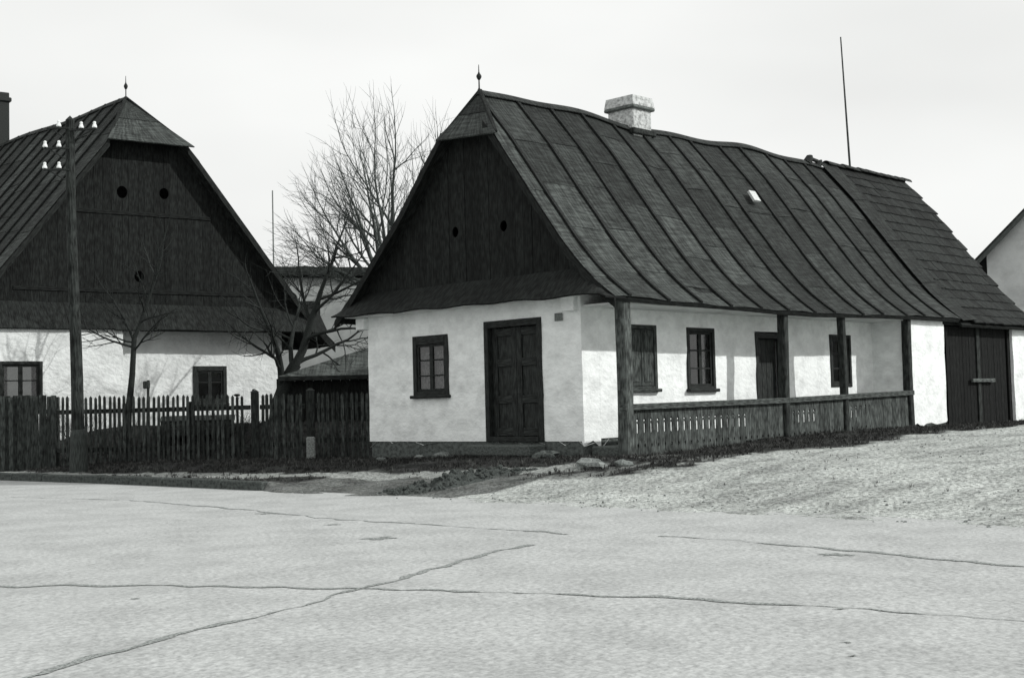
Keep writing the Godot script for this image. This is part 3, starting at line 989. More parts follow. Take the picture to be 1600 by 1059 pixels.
	obj("chimney_lip", cl, "chimney_lip", ch)
	var cc := M.new()
	frustum(cc, Vector3(4.65, 7.195, -2.62), Vector2(0.35, 0.38), Vector2(0.32, 0.35), 0.2)
	obj("chimney_crown", cc, "chimney", ch)
	var cf := M.new()
	cf.box(Vector3(4.65, 6.66, -2.62), Vector3(0.74, 0.12, 0.8), 0.02)
	obj("flashing", cf, "felt1", ch)
	finial(root, Vector3(apex_d - 0.02, 6.84, -2.45), 0.48)
	# small zinc roof hatch
	var rl := M.new()
	var h0 := profile_at(PROF_R, 0.61)
	var h1 := profile_at(PROF_R, 0.665)
	rl.slab(func(a: float, b: float) -> Vector3:
		var p := h0.lerp(h1, b)
		return Vector3(lerpf(6.75, 6.98, a) + b * 0.05, p.y + 0.09, p.x + 0.09), 1, 1, 0.05, Vector2(1, 1))
	obj("roof_hatch", rl, "zinc", root)
	# broken ridge piece at the far end
	var rp := M.new()
	rp.tube([Vector3(11.05, 6.78, -2.45), Vector3(11.2, 6.95, -2.45), Vector3(11.3, 7.0, -2.45)], [0.12, 0.09, 0.03], 7)
	rp.tube([Vector3(11.2, 6.94, -2.45), Vector3(11.55, 6.9, -2.45)], [0.04, 0.05], 7)
	rp.tube([Vector3(11.5, 6.75, -2.45), Vector3(11.62, 6.88, -2.45), Vector3(11.72, 6.94, -2.45)], [0.1, 0.08, 0.03], 7)
	obj("ridge_end", rp, "felt0", root)

func fix_outward(st: M, axis: Vector3) -> void:
	for k in range(0, st.v.size(), 3):
		var c := (st.v[k] + st.v[k + 1] + st.v[k + 2]) / 3.0
		var o := Vector3(c.x - axis.x, 0, c.z - axis.z)
		for q in 3:
			if st.n[k + q].dot(o) < 0.0 and absf(st.n[k + q].y) < 0.9:
				st.n[k + q] = -st.n[k + q]

func frustum(st: M, o: Vector3, a: Vector2, b: Vector2, h: float) -> void:
	var lo := [o + Vector3(-a.x, 0, -a.y), o + Vector3(a.x, 0, -a.y), o + Vector3(a.x, 0, a.y), o + Vector3(-a.x, 0, a.y)]
	var hi := [o + Vector3(-b.x, h, -b.y), o + Vector3(b.x, h, -b.y), o + Vector3(b.x, h, b.y), o + Vector3(-b.x, h, b.y)]
	for k in 4:
		var k2 := (k + 1) % 4
		st.quad(lo[k], lo[k2], hi[k2], hi[k], (lo[k] + lo[k2]) * 0.5 - o)
	st.quad(hi[0], hi[1], hi[2], hi[3], Vector3.UP)
	st.quad(lo[0], lo[1], lo[2], lo[3], Vector3.DOWN)

func finial(parent: Node, o: Vector3, h: float) -> void:
	var st := M.new()
	st.lathe(o, [Vector2(0.05, -0.06), Vector2(0.03, 0.03), Vector2(0.014, 0.06), Vector2(0.012, h * 0.42), Vector2(0.03, h * 0.46), Vector2(0.048, h * 0.54), Vector2(0.046, h * 0.6), Vector2(0.02, h * 0.68), Vector2(0.01, h * 0.74), Vector2(0.006, h), Vector2(0.0, h + 0.01)], 10)
	obj("finial", st, "iron", parent)

func build_gable(parent: Node, place: Callable, out: Vector3, g0: float, g1: float, bw: float, y0: float, ytop: float, vents: Array, radii: Array, profs: Array) -> void:
	var top := func(g: float) -> float:
		var best := -1.0
		for pr: Array in profs:
			for k in pr.size() - 1:
				var a: Vector2 = pr[k]
				var b: Vector2 = pr[k + 1]
				if (g - a.x) * (g - b.x) <= 0.0 and absf(a.x - b.x) > 0.001:
					best = maxf(best, lerpf(a.y, b.y, (g - a.x) / (b.x - a.x)))
		return minf(best - 0.1, ytop)
	# board joints pass through the vents, so that each vent is notched out of two boards
	var g := g0
	var joints := []
	while g < g1:
		joints.append(g); g += bw * rng.randf_range(0.9, 1.1)
	joints.append(g1)
	for vp: Vector2 in vents:
		var bi := 0
		for k in joints.size():
			if absf(joints[k] - vp.x) < absf(joints[bi] - vp.x): bi = k
		joints[bi] = vp.x
	joints.sort()
	var x_axis: Vector3 = place.call(1, 0, 0) - place.call(0, 0, 0)
	var o: Vector3 = place.call(0, 0, 0)
	for k in joints.size() - 1:
		var a: float = joints[k] + 0.003
		var b: float = joints[k + 1] - 0.003
		if top.call(a) < y0 + 0.05 and top.call(b) < y0 + 0.05:
			continue
		var poly := PackedVector2Array([Vector2(a, y0), Vector2(b, y0), Vector2(b, maxf(top.call(b), y0 + 0.02)), Vector2((a + b) / 2, maxf(top.call((a + b) / 2), y0 + 0.02)), Vector2(a, maxf(top.call(a), y0 + 0.02))])
		var cuts := []
		for q in vents.size():
			if absf(a - vents[q].x) < 0.02 or absf(b - vents[q].x) < 0.02:
				cuts.append(disc(vents[q], radii[q], radii[q] * 1.15))
		poly = half_board(poly, cuts)
		var st := M.new()
		st.uo = Vector2(rng.randf() * 4.0, rng.randf() * 4.0)
		st.plate(poly, Transform3D(Basis(x_axis, Vector3.UP, out), o + out * rng.randf_range(0.0, 0.008)), 0.028)
		obj("gable_board", st, "gable%d" % rng.randi_range(0, 2), parent)

func build_double_door(root: Node, t: Transform3D) -> void:
	var w := 1.38
	var h := 2.09
	var st := M.new()
	for s: float in [-1.0, 1.0]:
		st.box(Vector3(s * (w / 2 - 0.05), h / 2, -0.06), Vector3(0.1, h, 0.14))
	st.box(Vector3(0, h - 0.06, -0.06), Vector3(w - 0.2, 0.12, 0.136))
	st.box(Vector3(0, 0.04, -0.05), Vector3(w - 0.2, 0.08, 0.16))
	var o := put("double_door", st.mesh(mats["frame"]), root, t)
	for s: float in [-1.0, 1.0]:
		var lw := (w - 0.2) / 2 - 0.006
		var cx := s * (lw / 2 + 0.003)
		var le := M.new()
		le.uo = Vector2(s, 0.2)
		for e: float in [-1.0, 1.0]:
			le.box(Vector3(cx + e * (lw / 2 - 0.06), h / 2 - 0.02, -0.12), Vector3(0.12, h - 0.2, 0.045))
		for yy in [0.16, 0.72, 1.36, h - 0.2]:
			le.box(Vector3(cx, yy, -0.122), Vector3(lw - 0.24, 0.14, 0.041))
		obj("door_leaf", le, "door", o)
		for r in [[0.23, 0.65], [0.79, 1.29], [1.43, h - 0.27]]:
			var pn := M.new()
			pn.uo = Vector2(s * 2.0, r[0])
			pn.box(Vector3(cx, (r[0] + r[1]) / 2, -0.138), Vector3(lw - 0.2, r[1] - r[0] + 0.03, 0.02), 0.004)
			obj("panel", pn, "door", o)
	var hd := M.new()
	hd.tube([Vector3(0.06, 1.05, -0.095), Vector3(0.06, 1.05, -0.045), Vector3(0.14, 1.04, -0.045)], [0.012, 0.011, 0.009], 8)
	hd.box(Vector3(0.06, 1.02, -0.094), Vector3(0.045, 0.2, 0.008), 0.003)
	obj("handle", hd, "iron", o)

func build_railing(root: Node, posts: Array) -> void:
	var top := func(x: float) -> float: return 1.075 + 0.10 * clampf(x / 9.4, 0.0, 1.0) + 0.05 * smoothstep(5.0, 9.4, x)
	var rail := M.new()
	for seg in [[0.0, 4.72], [4.72, 9.5]]:
		rail.bar(Vector3(seg[0], top.call(seg[0]) + 0.045, 0.83), Vector3(seg[1], top.call(seg[1]) + 0.045, 0.83), 0.13, 0.1, 0.008)
	var ro := obj("railing", rail, "rail2", root)
	for seg in [[0.2, 4.63], [4.79, 6.73], [6.87, 9.35]]:
		for yy in [-0.14, -0.55]:
			var cr := M.new()
			cr.bar(Vector3(seg[0], top.call(seg[0]) + yy, 0.775), Vector3(seg[1], top.call(seg[1]) + yy, 0.775), 0.04, 0.05, 0.004)
			obj("cross_rail", cr, "rail0", ro)
		var n := int((seg[1] - seg[0]) / 0.172)
		var bw: float = (seg[1] - seg[0]) / n
		for k in n:
			var a: float = seg[0] + k * bw
			var t: float = top.call(a + bw / 2) + 0.012 + rng.randf_range(-0.01, 0.0)
			var g := height(a + bw / 2, 0.9) - 0.02
			var y0 := g + rng.randf_range(0.0, 0.05)
			if a > 0.15 and a < 2.6:
				y0 = g - 0.02
			var poly := PackedVector2Array([Vector2(0.003, 0), Vector2(bw - 0.003, 0), Vector2(bw - 0.003, t - y0), Vector2(0.003, t - y0)])
			var cuts := []
			var plain: bool = a > 7.6
			for e in [0.0, bw]:
				if plain: continue
				var edge_x: float = a + float(e)
				var hsh := absf(sin(edge_x * 53.7))
				var m := t - y0
				if hsh > 0.12 and (edge_x < 3.9 or edge_x > 4.6):
					var sw := 0.02 + 0.008 * absf(sin(edge_x * 17.0))
					cuts.append(PackedVector2Array([Vector2(e - 0.006, m - 0.40), Vector2(e + 0.006, m - 0.40), Vector2(e + sw, m - 0.37), Vector2(e + sw, m - 0.24), Vector2(e + 0.006, m - 0.215), Vector2(e - 0.006, m - 0.215), Vector2(e - sw, m - 0.24), Vector2(e - sw, m - 0.37)]))
					cuts.append(disc(Vector2(e, m - 0.175), 0.026, 0.028, 10))
				cuts.append(disc(Vector2(e, m - 0.585), 0.022, 0.03, 10))
			poly = half_board(poly, cuts)
			var st := M.new()
			st.uo = Vector2(rng.randf() * 4.0, rng.randf() * 4.0)
			st.plate(poly, Transform3D(Basis.IDENTITY, Vector3(a, y0, 0.822 + rng.randf_range(-0.003, 0.003))), 0.02)
			obj("baluster_board", st, "rail%d" % rng.randi_range(0, 3), ro)

# ---------------------------------------------------------------- the barn
func build_barn() -> void:
	var o := Vector3(9.6, 0, 0)
	var root := thing("barn", "barn with plank gate and tiled roof adjoining the cottage", "barn", CORNER + Basis(Vector3.UP, TH) * o, TH)
	var T := Transform3D(Basis.IDENTITY, Vector3(0, 0, 0.8))
	obj("wall", wall(-0.08, 1.52, 0.6, 2.95, [], T, 0.4, 0.0, 0.05), "limewash", root).set_meta("label", "white wall strip between porch and gate")
	obj("wall", wall(5.02, 6.3, 0.55, 2.95, [], T, 0.4, 0.0, 0.05), "limewash", root).set_meta("label", "white wall beyond the gate")
	var pl := M.new()
	pl.box(Vector3(0.72, 0.4, 0.6), Vector3(1.56, 0.5, 0.34), 0.03)
	pl.box(Vector3(5.65, 0.4, 0.6), Vector3(1.25, 0.5, 0.34), 0.03)
	obj("plinth", pl, "plinth", root)
	var bw := M.new()
	bw.box(Vector3(3.2, 1.7, -5.3), Vector3(6.2, 2.7, 0.35), 0.0)
	bw.box(Vector3(6.2, 1.7, -2.3), Vector3(0.35, 2.7, 5.6), 0.0)
	obj("wall", bw, "limewash", root).set_meta("label", "rear and end walls")
	# lintel over the gate
	var ln := M.new()
	ln.box(Vector3(3.27, 2.83, 0.72), Vector3(3.6, 0.16, 0.2), 0.01)
	obj("lintel", ln, "dark_wood", root)
	# gate of upright planks
	var gf := M.new()
	gf.box(Vector3(3.27, 2.2, 0.645), Vector3(3.1, 0.14, 0.06), 0.01)
	var gate := obj("gate", gf, "gate_plank1", root)
	for x in [1.6, 4.95]:
		var jm := M.new()
		jm.box(Vector3(x, 1.6, 0.66), Vector3(0.14, 2.3, 0.14), 0.01)
		obj("jamb", jm, "gate_plank1", gate)
	var n := 19
	for k in n:
		var st := M.new()
		st.uo = Vector2(rng.randf() * 4.0, rng.randf() * 4.0)
		var x := lerpf(1.76, 4.79, (k + 0.5) / n)
		var y0 := 0.5 + (0.05 if x < 3.3 else 0.03) + rng.randf_range(0, 0.02)
		st.box(Vector3(x, (y0 + 2.73) / 2, 0.7 + rng.randf_range(-0.004, 0.004)), Vector3(3.03 / n - 0.006, 2.73 - y0, 0.03), 0.004)
		obj("plank", st, "gate_plank%d" % rng.randi_range(0, 1), gate)
	var cp := M.new()
	cp.box(Vector3(3.28, 1.62, 0.735), Vector3(0.15, 2.2, 0.035), 0.006)
	obj("meeting_post", cp, "post", gate)
	var lb := M.new()
	lb.cbox(Transform3D(Basis(Vector3.BACK, 0.0), Vector3(3.4, 1.52, 0.785)), Vector3(1.15, 0.085, 0.06), 0.01)
	obj("latch_bar", lb, "gate_pale", gate)
	var sill := M.new()
	sill.box(Vector3(3.27, 0.5, 0.74), Vector3(3.3, 0.07, 0.2), 0.015)
	obj("threshold", sill, "stone1", gate)
	# roof
	var place := func(g: float, y: float, d: float) -> Vector3: return Vector3(d - 9.6, y, g)
	var prof := [Vector2(1.0, 2.80), Vector2(0.6, 3.13), Vector2(0.25, 3.48), Vector2(-0.15, 3.95), Vector2(-0.8, 4.79), Vector2(-1.62, 5.88), Vector2(-2.45, 6.84)]
	var L := profile_len(prof)
	for pr in [prof, PROF_L]:
		var dk := M.new()
		dk.slab(func(a: float, b: float) -> Vector3:
			var p := profile_at(pr, b)
			return place.call(p.x, p.y - 0.05, lerpf(11.62, 15.95, a)), 4, 12, 0.06, Vector2(4, 5))
		obj("roof_deck", dk, "dark_wood", root)
	# sheet flashing between the two roofs
	for j in 4:
		var fl := M.new()
		fl.uo = Vector2(0.3, j * 1.7)
		fl.slab(func(a: float, b: float) -> Vector3:
			var bb := lerpf(j / 4.0, (j + 1) / 4.0, b)
			var p := profile_at(prof, bb)
			return place.call(p.x + 0.03, p.y + 0.035 + (1.0 - b) * 0.012 + 0.04 * a, lerpf(11.61, 12.3, a)), 2, 4, 0.012, Vector2(0.7, 1.4))
		obj("flashing_sheet", fl, "felt0", root)
	# tiles
	var rows := 17
	var cols := 15
	var variants := []
	for k in 8:
		var st := M.new()
		st.uo = Vector2(k * 0.37, k * 0.61)
		st.box(Vector3(0, 0, 0), Vector3(0.238, L / rows + 0.06, 0.034), 0.005)
		variants.append(st.mesh(mats["tile%d" % (k % 4)]))
	for j in rows:
		var b := (j + 0.5) / rows
		var p := profile_at(prof, b)
		var q := profile_at(prof, minf(b + 0.03, 1.0)) - profile_at(prof, maxf(b - 0.03, 0.0))
		var up := Vector3(0, q.y, q.x).normalized()
		var nrm := Vector3.RIGHT.cross(up).normalized()
		if nrm.y < 0: nrm = -nrm
		for k in cols:
			var d := 12.27 + (k + (0.5 if j % 2 else 0.0)) * 0.243
			if d > 15.95: d = 15.95
			var bas := Basis(Vector3.RIGHT, up, Vector3.RIGHT.cross(up))
			bas = bas * Basis(Vector3.RIGHT, -0.075 + rng.randf_range(-0.012, 0.012)) * Basis(Vector3.BACK, rng.randf_range(-0.018, 0.018))
			var pos: Vector3 = place.call(p.x, p.y, d) + nrm * (0.018 + rng.randf_range(0, 0.008)) + up * rng.randf_range(-0.012, 0.012)
			put("roof_tile", variants[rng.randi_range(0, 7)], root, Transform3D(bas, pos))
	# ridge tiles
	for k in 11:
		var st := M.new()
		var d0 := 11.9 + k * 0.375
		var lift := 0.02 + rng.randf_range(0.0, 0.02)
		st.slab(func(a: float, b: float) -> Vector3:
			var an := lerpf(-1.35, 1.35, a)
			var r := 0.12 + 0.012 * (1.0 - b)
			return place.call(-2.45 + sin(an) * r, 6.80 + lift + cos(an) * r, d0 + b * 0.39), 8, 1, 0.014, Vector2(0.3, 0.4))
		obj("ridge_tile", st, "tile%d" % rng.randi_range(1, 3), root)
	var bb2 := M.new()
	bb2.slab(func(a: float, b: float) -> Vector3:
		var p := profile_at(prof, b)
		return place.call(p.x, p.y - 0.02 - a * 0.16, 15.97), 1, 12, 0.025, Vector2(0.16, 5), Vector3.RIGHT)
	obj("barge_board", bb2, "dark_wood", root)
	# end gable
	var eg := M.new()
	eg.plate(PackedVector2Array([Vector2(-5.5, 2.9), Vector2(0.6, 2.9), Vector2(-0.2, 3.7), Vector2(-2.45, 6.65), Vector2(-5.0, 3.8)]), Transform3D(Basis(Vector3.BACK, Vector3.UP, Vector3.LEFT), Vector3(6.2, 0, 0)), 0.05)
	obj("end_gable", eg, "dark_wood", root)

# ---------------------------------------------------------------- the neighbouring farmhouse
func build_farmhouse() -> void:
	var root := thing("farmhouse", "neighbouring farmhouse with broad dark boarded gable behind the picket fence", "house", FARM, TH2)
	var skew := 0.16
	var place := func(g: float, y: float, d: float) -> Vector3: return Vector3(g - skew * d, y, -d)
	# gable wall: right part set back under the pent roof, left part brought forward
	obj("wall", wall(-0.16, 3.98, 0.75, 3.5, [Rect2(1.68, 1.42, 0.84, 0.91)], Transform3D.IDENTITY, 0.45, 0.2), "old_limewash", root).set_meta("label", "white gable wall set back under the pent roof")
	obj("wall", wall(-3.45, -0.16, 0.75, 3.14, [Rect2(-2.86, 1.42, 0.92, 1.0)], Transform3D(Basis.IDENTITY, Vector3(0, 0, 0.48)), 0.45, 0.2), "old_limewash", root).set_meta("label", "white wall brought forward on the left")
	for e in [[3.78, 0.3], [-3.22, 0.3]]:
		var sw := M.new()
		sw.bar(place.call(e[0], 2.0, 0.47), place.call(e[0], 2.0, 11.0), 0.4, 2.6, 0.0)
		obj("wall", sw, "old_limewash", root).set_meta("label", "side wall")
	var at := M.new()
	at.slab(func(a: float, b: float) -> Vector3: return place.call(lerpf(-3.3, 3.7, a), 3.3, lerpf(0.46, 11.0, b)), 1, 1, 0.1, Vector2(9, 11))
	obj("attic_floor", at, "dark_wood", root)
	window(root, Transform3D(Basis.IDENTITY, Vector3(2.1, 1.42, 0.02)), 0.84, 0.91, [0.62], "small farmhouse window with pale mullion", {"curtain": 0.3, "sash": "frame", "fw": 0.09, "head": 0.12})
	window(root, Transform3D(Basis.IDENTITY, Vector3(-2.4, 1.42, 0.5)), 0.92, 1.0, [0.6], "farmhouse window beside the utility pole", {"curtain": 0.35})
	# roof
	var c := 0.52
	var half := 0.95
	var hip_y := 7.48
	var ridge := hip_y + half * 1.27
	var pr_r := [Vector2(5.25, 2.86), Vector2(4.7, 3.38), Vector2(4.0, 4.25), Vector2(c + half, hip_y), Vector2(c, ridge)]
	var pr_l := [Vector2(-4.25, 2.86), Vector2(-3.7, 3.38), Vector2(-2.95, 4.25), Vector2(c - half, hip_y), Vector2(c, ridge)]
	var apex := 0.75
	var edge := func(y: float) -> float: return -0.3 if y < hip_y else lerpf(-0.3, apex, clampf((y - hip_y) / (ridge - hip_y), 0.0, 1.0))
	var sag := func(d: float, b: float) -> float: return 0.03 * sin(d * 1.3) * b - 0.02 * sin(d * 2.0) * (1.0 - b)
	var strips := [-0.3]
	while strips[strips.size() - 1] < 11.0:
		strips.append(strips[strips.size() - 1] + rng.randf_range(0.62, 0.72))
	roof_side(root, place, pr_l, strips, edge, sag, 5, func(i: int, j: int) -> String: return "felt%d" % rng.randi_range(1, 3))
	roof_side(root, place, pr_r, [-0.3, 1.0, 2.2, 3.4, 4.6, 5.8, 7.0, 8.2, 9.4, 10.6, 11.2], edge, sag, 3, func(i: int, j: int) -> String: return "felt%d" % rng.randi_range(0, 2))
	for j in 2:
		var st := M.new()
		st.uo = Vector2(j, 0.7)
		st.slab(func(a: float, b: float) -> Vector3:
			var bb := lerpf(float(j) * 0.5, float(j + 1) * 0.5, b)
			return place.call(c + (a * 2.0 - 1.0) * (half + 0.08) * (1.0 - bb), lerpf(hip_y - 0.03, ridge + 0.02, bb) + (1.0 - b) * 0.014, lerpf(-0.42, apex, bb)), 3, 3, 0.03, Vector2(1.9, 1.0))
		obj("hip_sheet", st, "felt%d" % (3 - j), root)
	for s: float in [-1.0, 1.0]:
		var st := M.new()
		st.bar(place.call(c + s * half, hip_y + 0.02, -0.32), place.call(c, ridge + 0.05, apex), 0.07, 0.05, 0.01)
		obj("hip_roll", st, "batten", root)
	var rc := M.new()
	rc.slab(func(a: float, b: float) -> Vector3:
		var d := lerpf(apex, 11.2, b)
		return place.call(c + (a - 0.5) * 0.26, ridge + 0.04 + sag.call(d, 1.0) - absf(a - 0.5) * 0.26, d), 4, 40, 0.015, Vector2(0.3, 11))
	obj("ridge_cap", rc, "felt1", root)
	for pr in [pr_l, pr_r]:
		var st := M.new()
		st.slab(func(a: float, b: float) -> Vector3:
			var p := profile_at(pr, b * 0.8)
			return place.call(p.x, p.y - 0.03 - a * 0.17, -0.315), 1, 14, 0.025, Vector2(0.17, 6), Vector3.BACK)
		obj("barge_board", st, "gable3", root)
	# rafter feet under the right eave
	for k in 3:
		var rf := M.new()
		rf.bar(place.call(4.0, 3.62, 0.1 + k * 0.9), place.call(5.12, 2.82, 0.1 + k * 0.9), 0.1, 0.13, 0.01)
		obj("rafter_foot", rf, "dark_wood", root)
	# boards in two tiers with a cross board between
	build_gable(root, func(g: float, y: float, d: float) -> Vector3: return Vector3(g, y, -d), Vector3.BACK, -4.1, 5.05, 0.2, 3.55, hip_y + 0.25, [Vector2(0.02, 6.33), Vector2(1.02, 6.37), Vector2(0.4, 4.40)], [0.125, 0.115, 0.115], [pr_l, pr_r])
	for yy in [5.85, 4.05]:
		var cb := M.new()
		var hw: float = (ridge - yy) / 1.27 - 0.45
		cb.box(Vector3(c, yy, 0.017), Vector3(hw * 2.0 * 0.92, 0.09, 0.018), 0.004)
		obj("cross_board", cb, "gable1", root)
	# pent roof
	var g0 := -4.3
	var i := 0
	while g0 < 4.95:
		var g1 := minf(g0 + 0.98, 4.95)
		var st := M.new()
		st.uo = Vector2(i * 0.7, 0.2)
		st.slab(func(a: float, b: float) -> Vector3: return Vector3(lerpf(g0, g1 + 0.015, a), lerpf(3.13 + 0.012 * sin(g0 * 4.0), 3.75, b) + 0.005 * (i % 2), lerpf(0.58, 0.03, b)), 2, 2, 0.03, Vector2(1, 0.8))
		obj("pent_sheet", st, "gable%d" % [2, 3, 3][i % 3], root)
		g0 = g1
		i += 1
	var so := M.new()
	so.box(Vector3(2.4, 3.15, 0.28), Vector3(5.05, 0.03, 0.52), 0.004)
	obj("pent_soffit", so, "dark_wood", root)
	finial(root, place.call(c, ridge, apex) as Vector3, 0.55)
	# brick chimney far back on the ridge
	var cm := M.new()
	cm.box(place.call(c, 9.05, 7.7) as Vector3, Vector3(0.5, 2.2, 0.5), 0.02)
	var co := obj("chimney", cm, "iron", root)
	var cc := M.new()
	cc.box((place.call(c, 9.95, 7.7) as Vector3), Vector3(0.6, 0.12, 0.6), 0.02)
	obj("chimney_lip", cc, "iron", co)

# ---------------------------------------------------------------- street furniture and garden
func build_pole() -> void:
	var base := Vector3(-8.47, 0.12, -25.6)
	var root := thing("utility_pole", "tall dark wooden utility pole carrying white insulators", "utility pole", base)
	var st := M.new()
	var pts := []
	var rad := []
	for k in 15:
		var t := k / 14.0
		pts.append(Vector3(lerpf(0.0, -0.12, t) + 0.015 * sin(t * 7.0), 0.4 + t * 6.5, 0))
		rad.append(lerpf(0.125, 0.085, t))
	st.tube(pts, rad, 14)
	st.lathe(pts[14], [Vector2(0.085, 0), Vector2(0.0, 0.09)], 14)
	obj("shaft", st, "pole", root)
	var sb := M.new()
	sb.lathe(Vector3(0.01, 0, 0), [Vector2(0.185, -0.2), Vector2(0.17, 0.3), Vector2(0.155, 0.72), Vector2(0.13, 0.82), Vector2(0.1, 0.84)], 16)
	obj("butt", sb, "rail0", root)
	var arms := [[-1.0, 6.72, 0.44, [0.2]], [-1.0, 6.32, 0.5, [0.2, 0.47]], [-1.0, 5.9, 0.5, [0.2, 0.48]], [1.0, 6.68, 0.55, [0.24, 0.5]]]
	for a in arms:
		var s: float = a[0]
		var y: float = a[1]
		var x0 := -0.1
		var am := M.new()
		am.bar(Vector3(x0, y, 0.09), Vector3(x0 + s * a[2], y + 0.01, 0.09), 0.035, 0.035, 0.004)
		am.bar(Vector3(x0 + s * 0.08, y - 0.2, 0.09), Vector3(x0 + s * (a[2] - 0.12), y - 0.02, 0.09), 0.022, 0.022, 0.003)
		var ao := obj("crossarm", am, "iron", root)
		for dx: float in a[3]:
			var pin := M.new()
			var px := x0 + s * dx
			pin.tube([Vector3(px, y, 0.09), Vector3(px, y + 0.07, 0.09)], [0.011, 0.011], 6)
			obj("insulator_pin", pin, "iron", ao)
			var ins := M.new()
			ins.lathe(Vector3(px, y + 0.035, 0.09), [Vector2(0.02, 0.0), Vector2(0.046, 0.0), Vector2(0.05, 0.02), Vector2(0.038, 0.05), Vector2(0.034, 0.065), Vector2(0.024, 0.075), Vector2(0.031, 0.088), Vector2(0.03, 0.11), Vector2(0.015, 0.125), Vector2(0, 0.127)], 12)
			obj("insulator", ins, "porcelain", ao)

func picket_run(root: Node, x0: float, x1: float, base: Vector3, h0: float, h1: float, step: float, w: float, pointed := true) -> void:
	var x := x0
	while x < x1 - w * 0.5:
		var xm := x + w / 2
		var z := fence_z(xm)
		var lp := street(xm, z)
		var g := height(lp.x, lp.y) - 0.03
		var h := lerpf(h0, h1, (xm - x0) / maxf(x1 - x0, 0.1)) - g + rng.randf_range(-0.025, 0.02)
		var ww := w * rng.randf_range(0.9, 1.08)
		var poly := PackedVector2Array([Vector2(-ww / 2, 0.02), Vector2(ww / 2, 0.02), Vector2(ww / 2, h - 0.04), Vector2(0.0, h) if pointed else Vector2(ww / 2, h - 0.02), Vector2(-ww / 2, h - 0.04 if pointed else h - 0.02)])
		var st := M.new()
		st.uo = Vector2(rng.randf() * 4.0, rng.randf() * 4.0)
		var tilt := Basis(Vector3.BACK, rng.randf_range(-0.012, 0.012)) * Basis(Vector3.RIGHT, rng.randf_range(-0.01, 0.01))
		st.plate(poly, Transform3D(Basis(Vector3.UP, 0.183) * tilt, Vector3(xm, g, z + 0.04) - base), 0.022)
		obj("picket", st, "fence%d" % rng.randi_range(0, 3), root)
		x += step * rng.randf_range(0.96, 1.04)

func fence_rails(root: Node, x0: float, x1: float, base: Vector3, ys: Array) -> void:
	for y: float in ys:
		var st := M.new()
		st.bar(Vector3(x0, y, fence_z(x0) - 0.02) - base, Vector3(x1, y, fence_z(x1) - 0.02) - base, 0.05, 0.09, 0.006)
		obj("rail", st, "fence0", root)

func fence_post(root: Node, x: float, base: Vector3, top: float, w := 0.13, mat := "fence1") -> void:
	var st := M.new()
	var z := fence_z(x) - 0.1
	st.cbox(Transform3D(Basis(Vector3.UP, 0.18), Vector3(x, (top + 0.1) / 2, z) - base), Vector3(w, top - 0.1, w), 0.012)
	obj("post", st, mat, root)

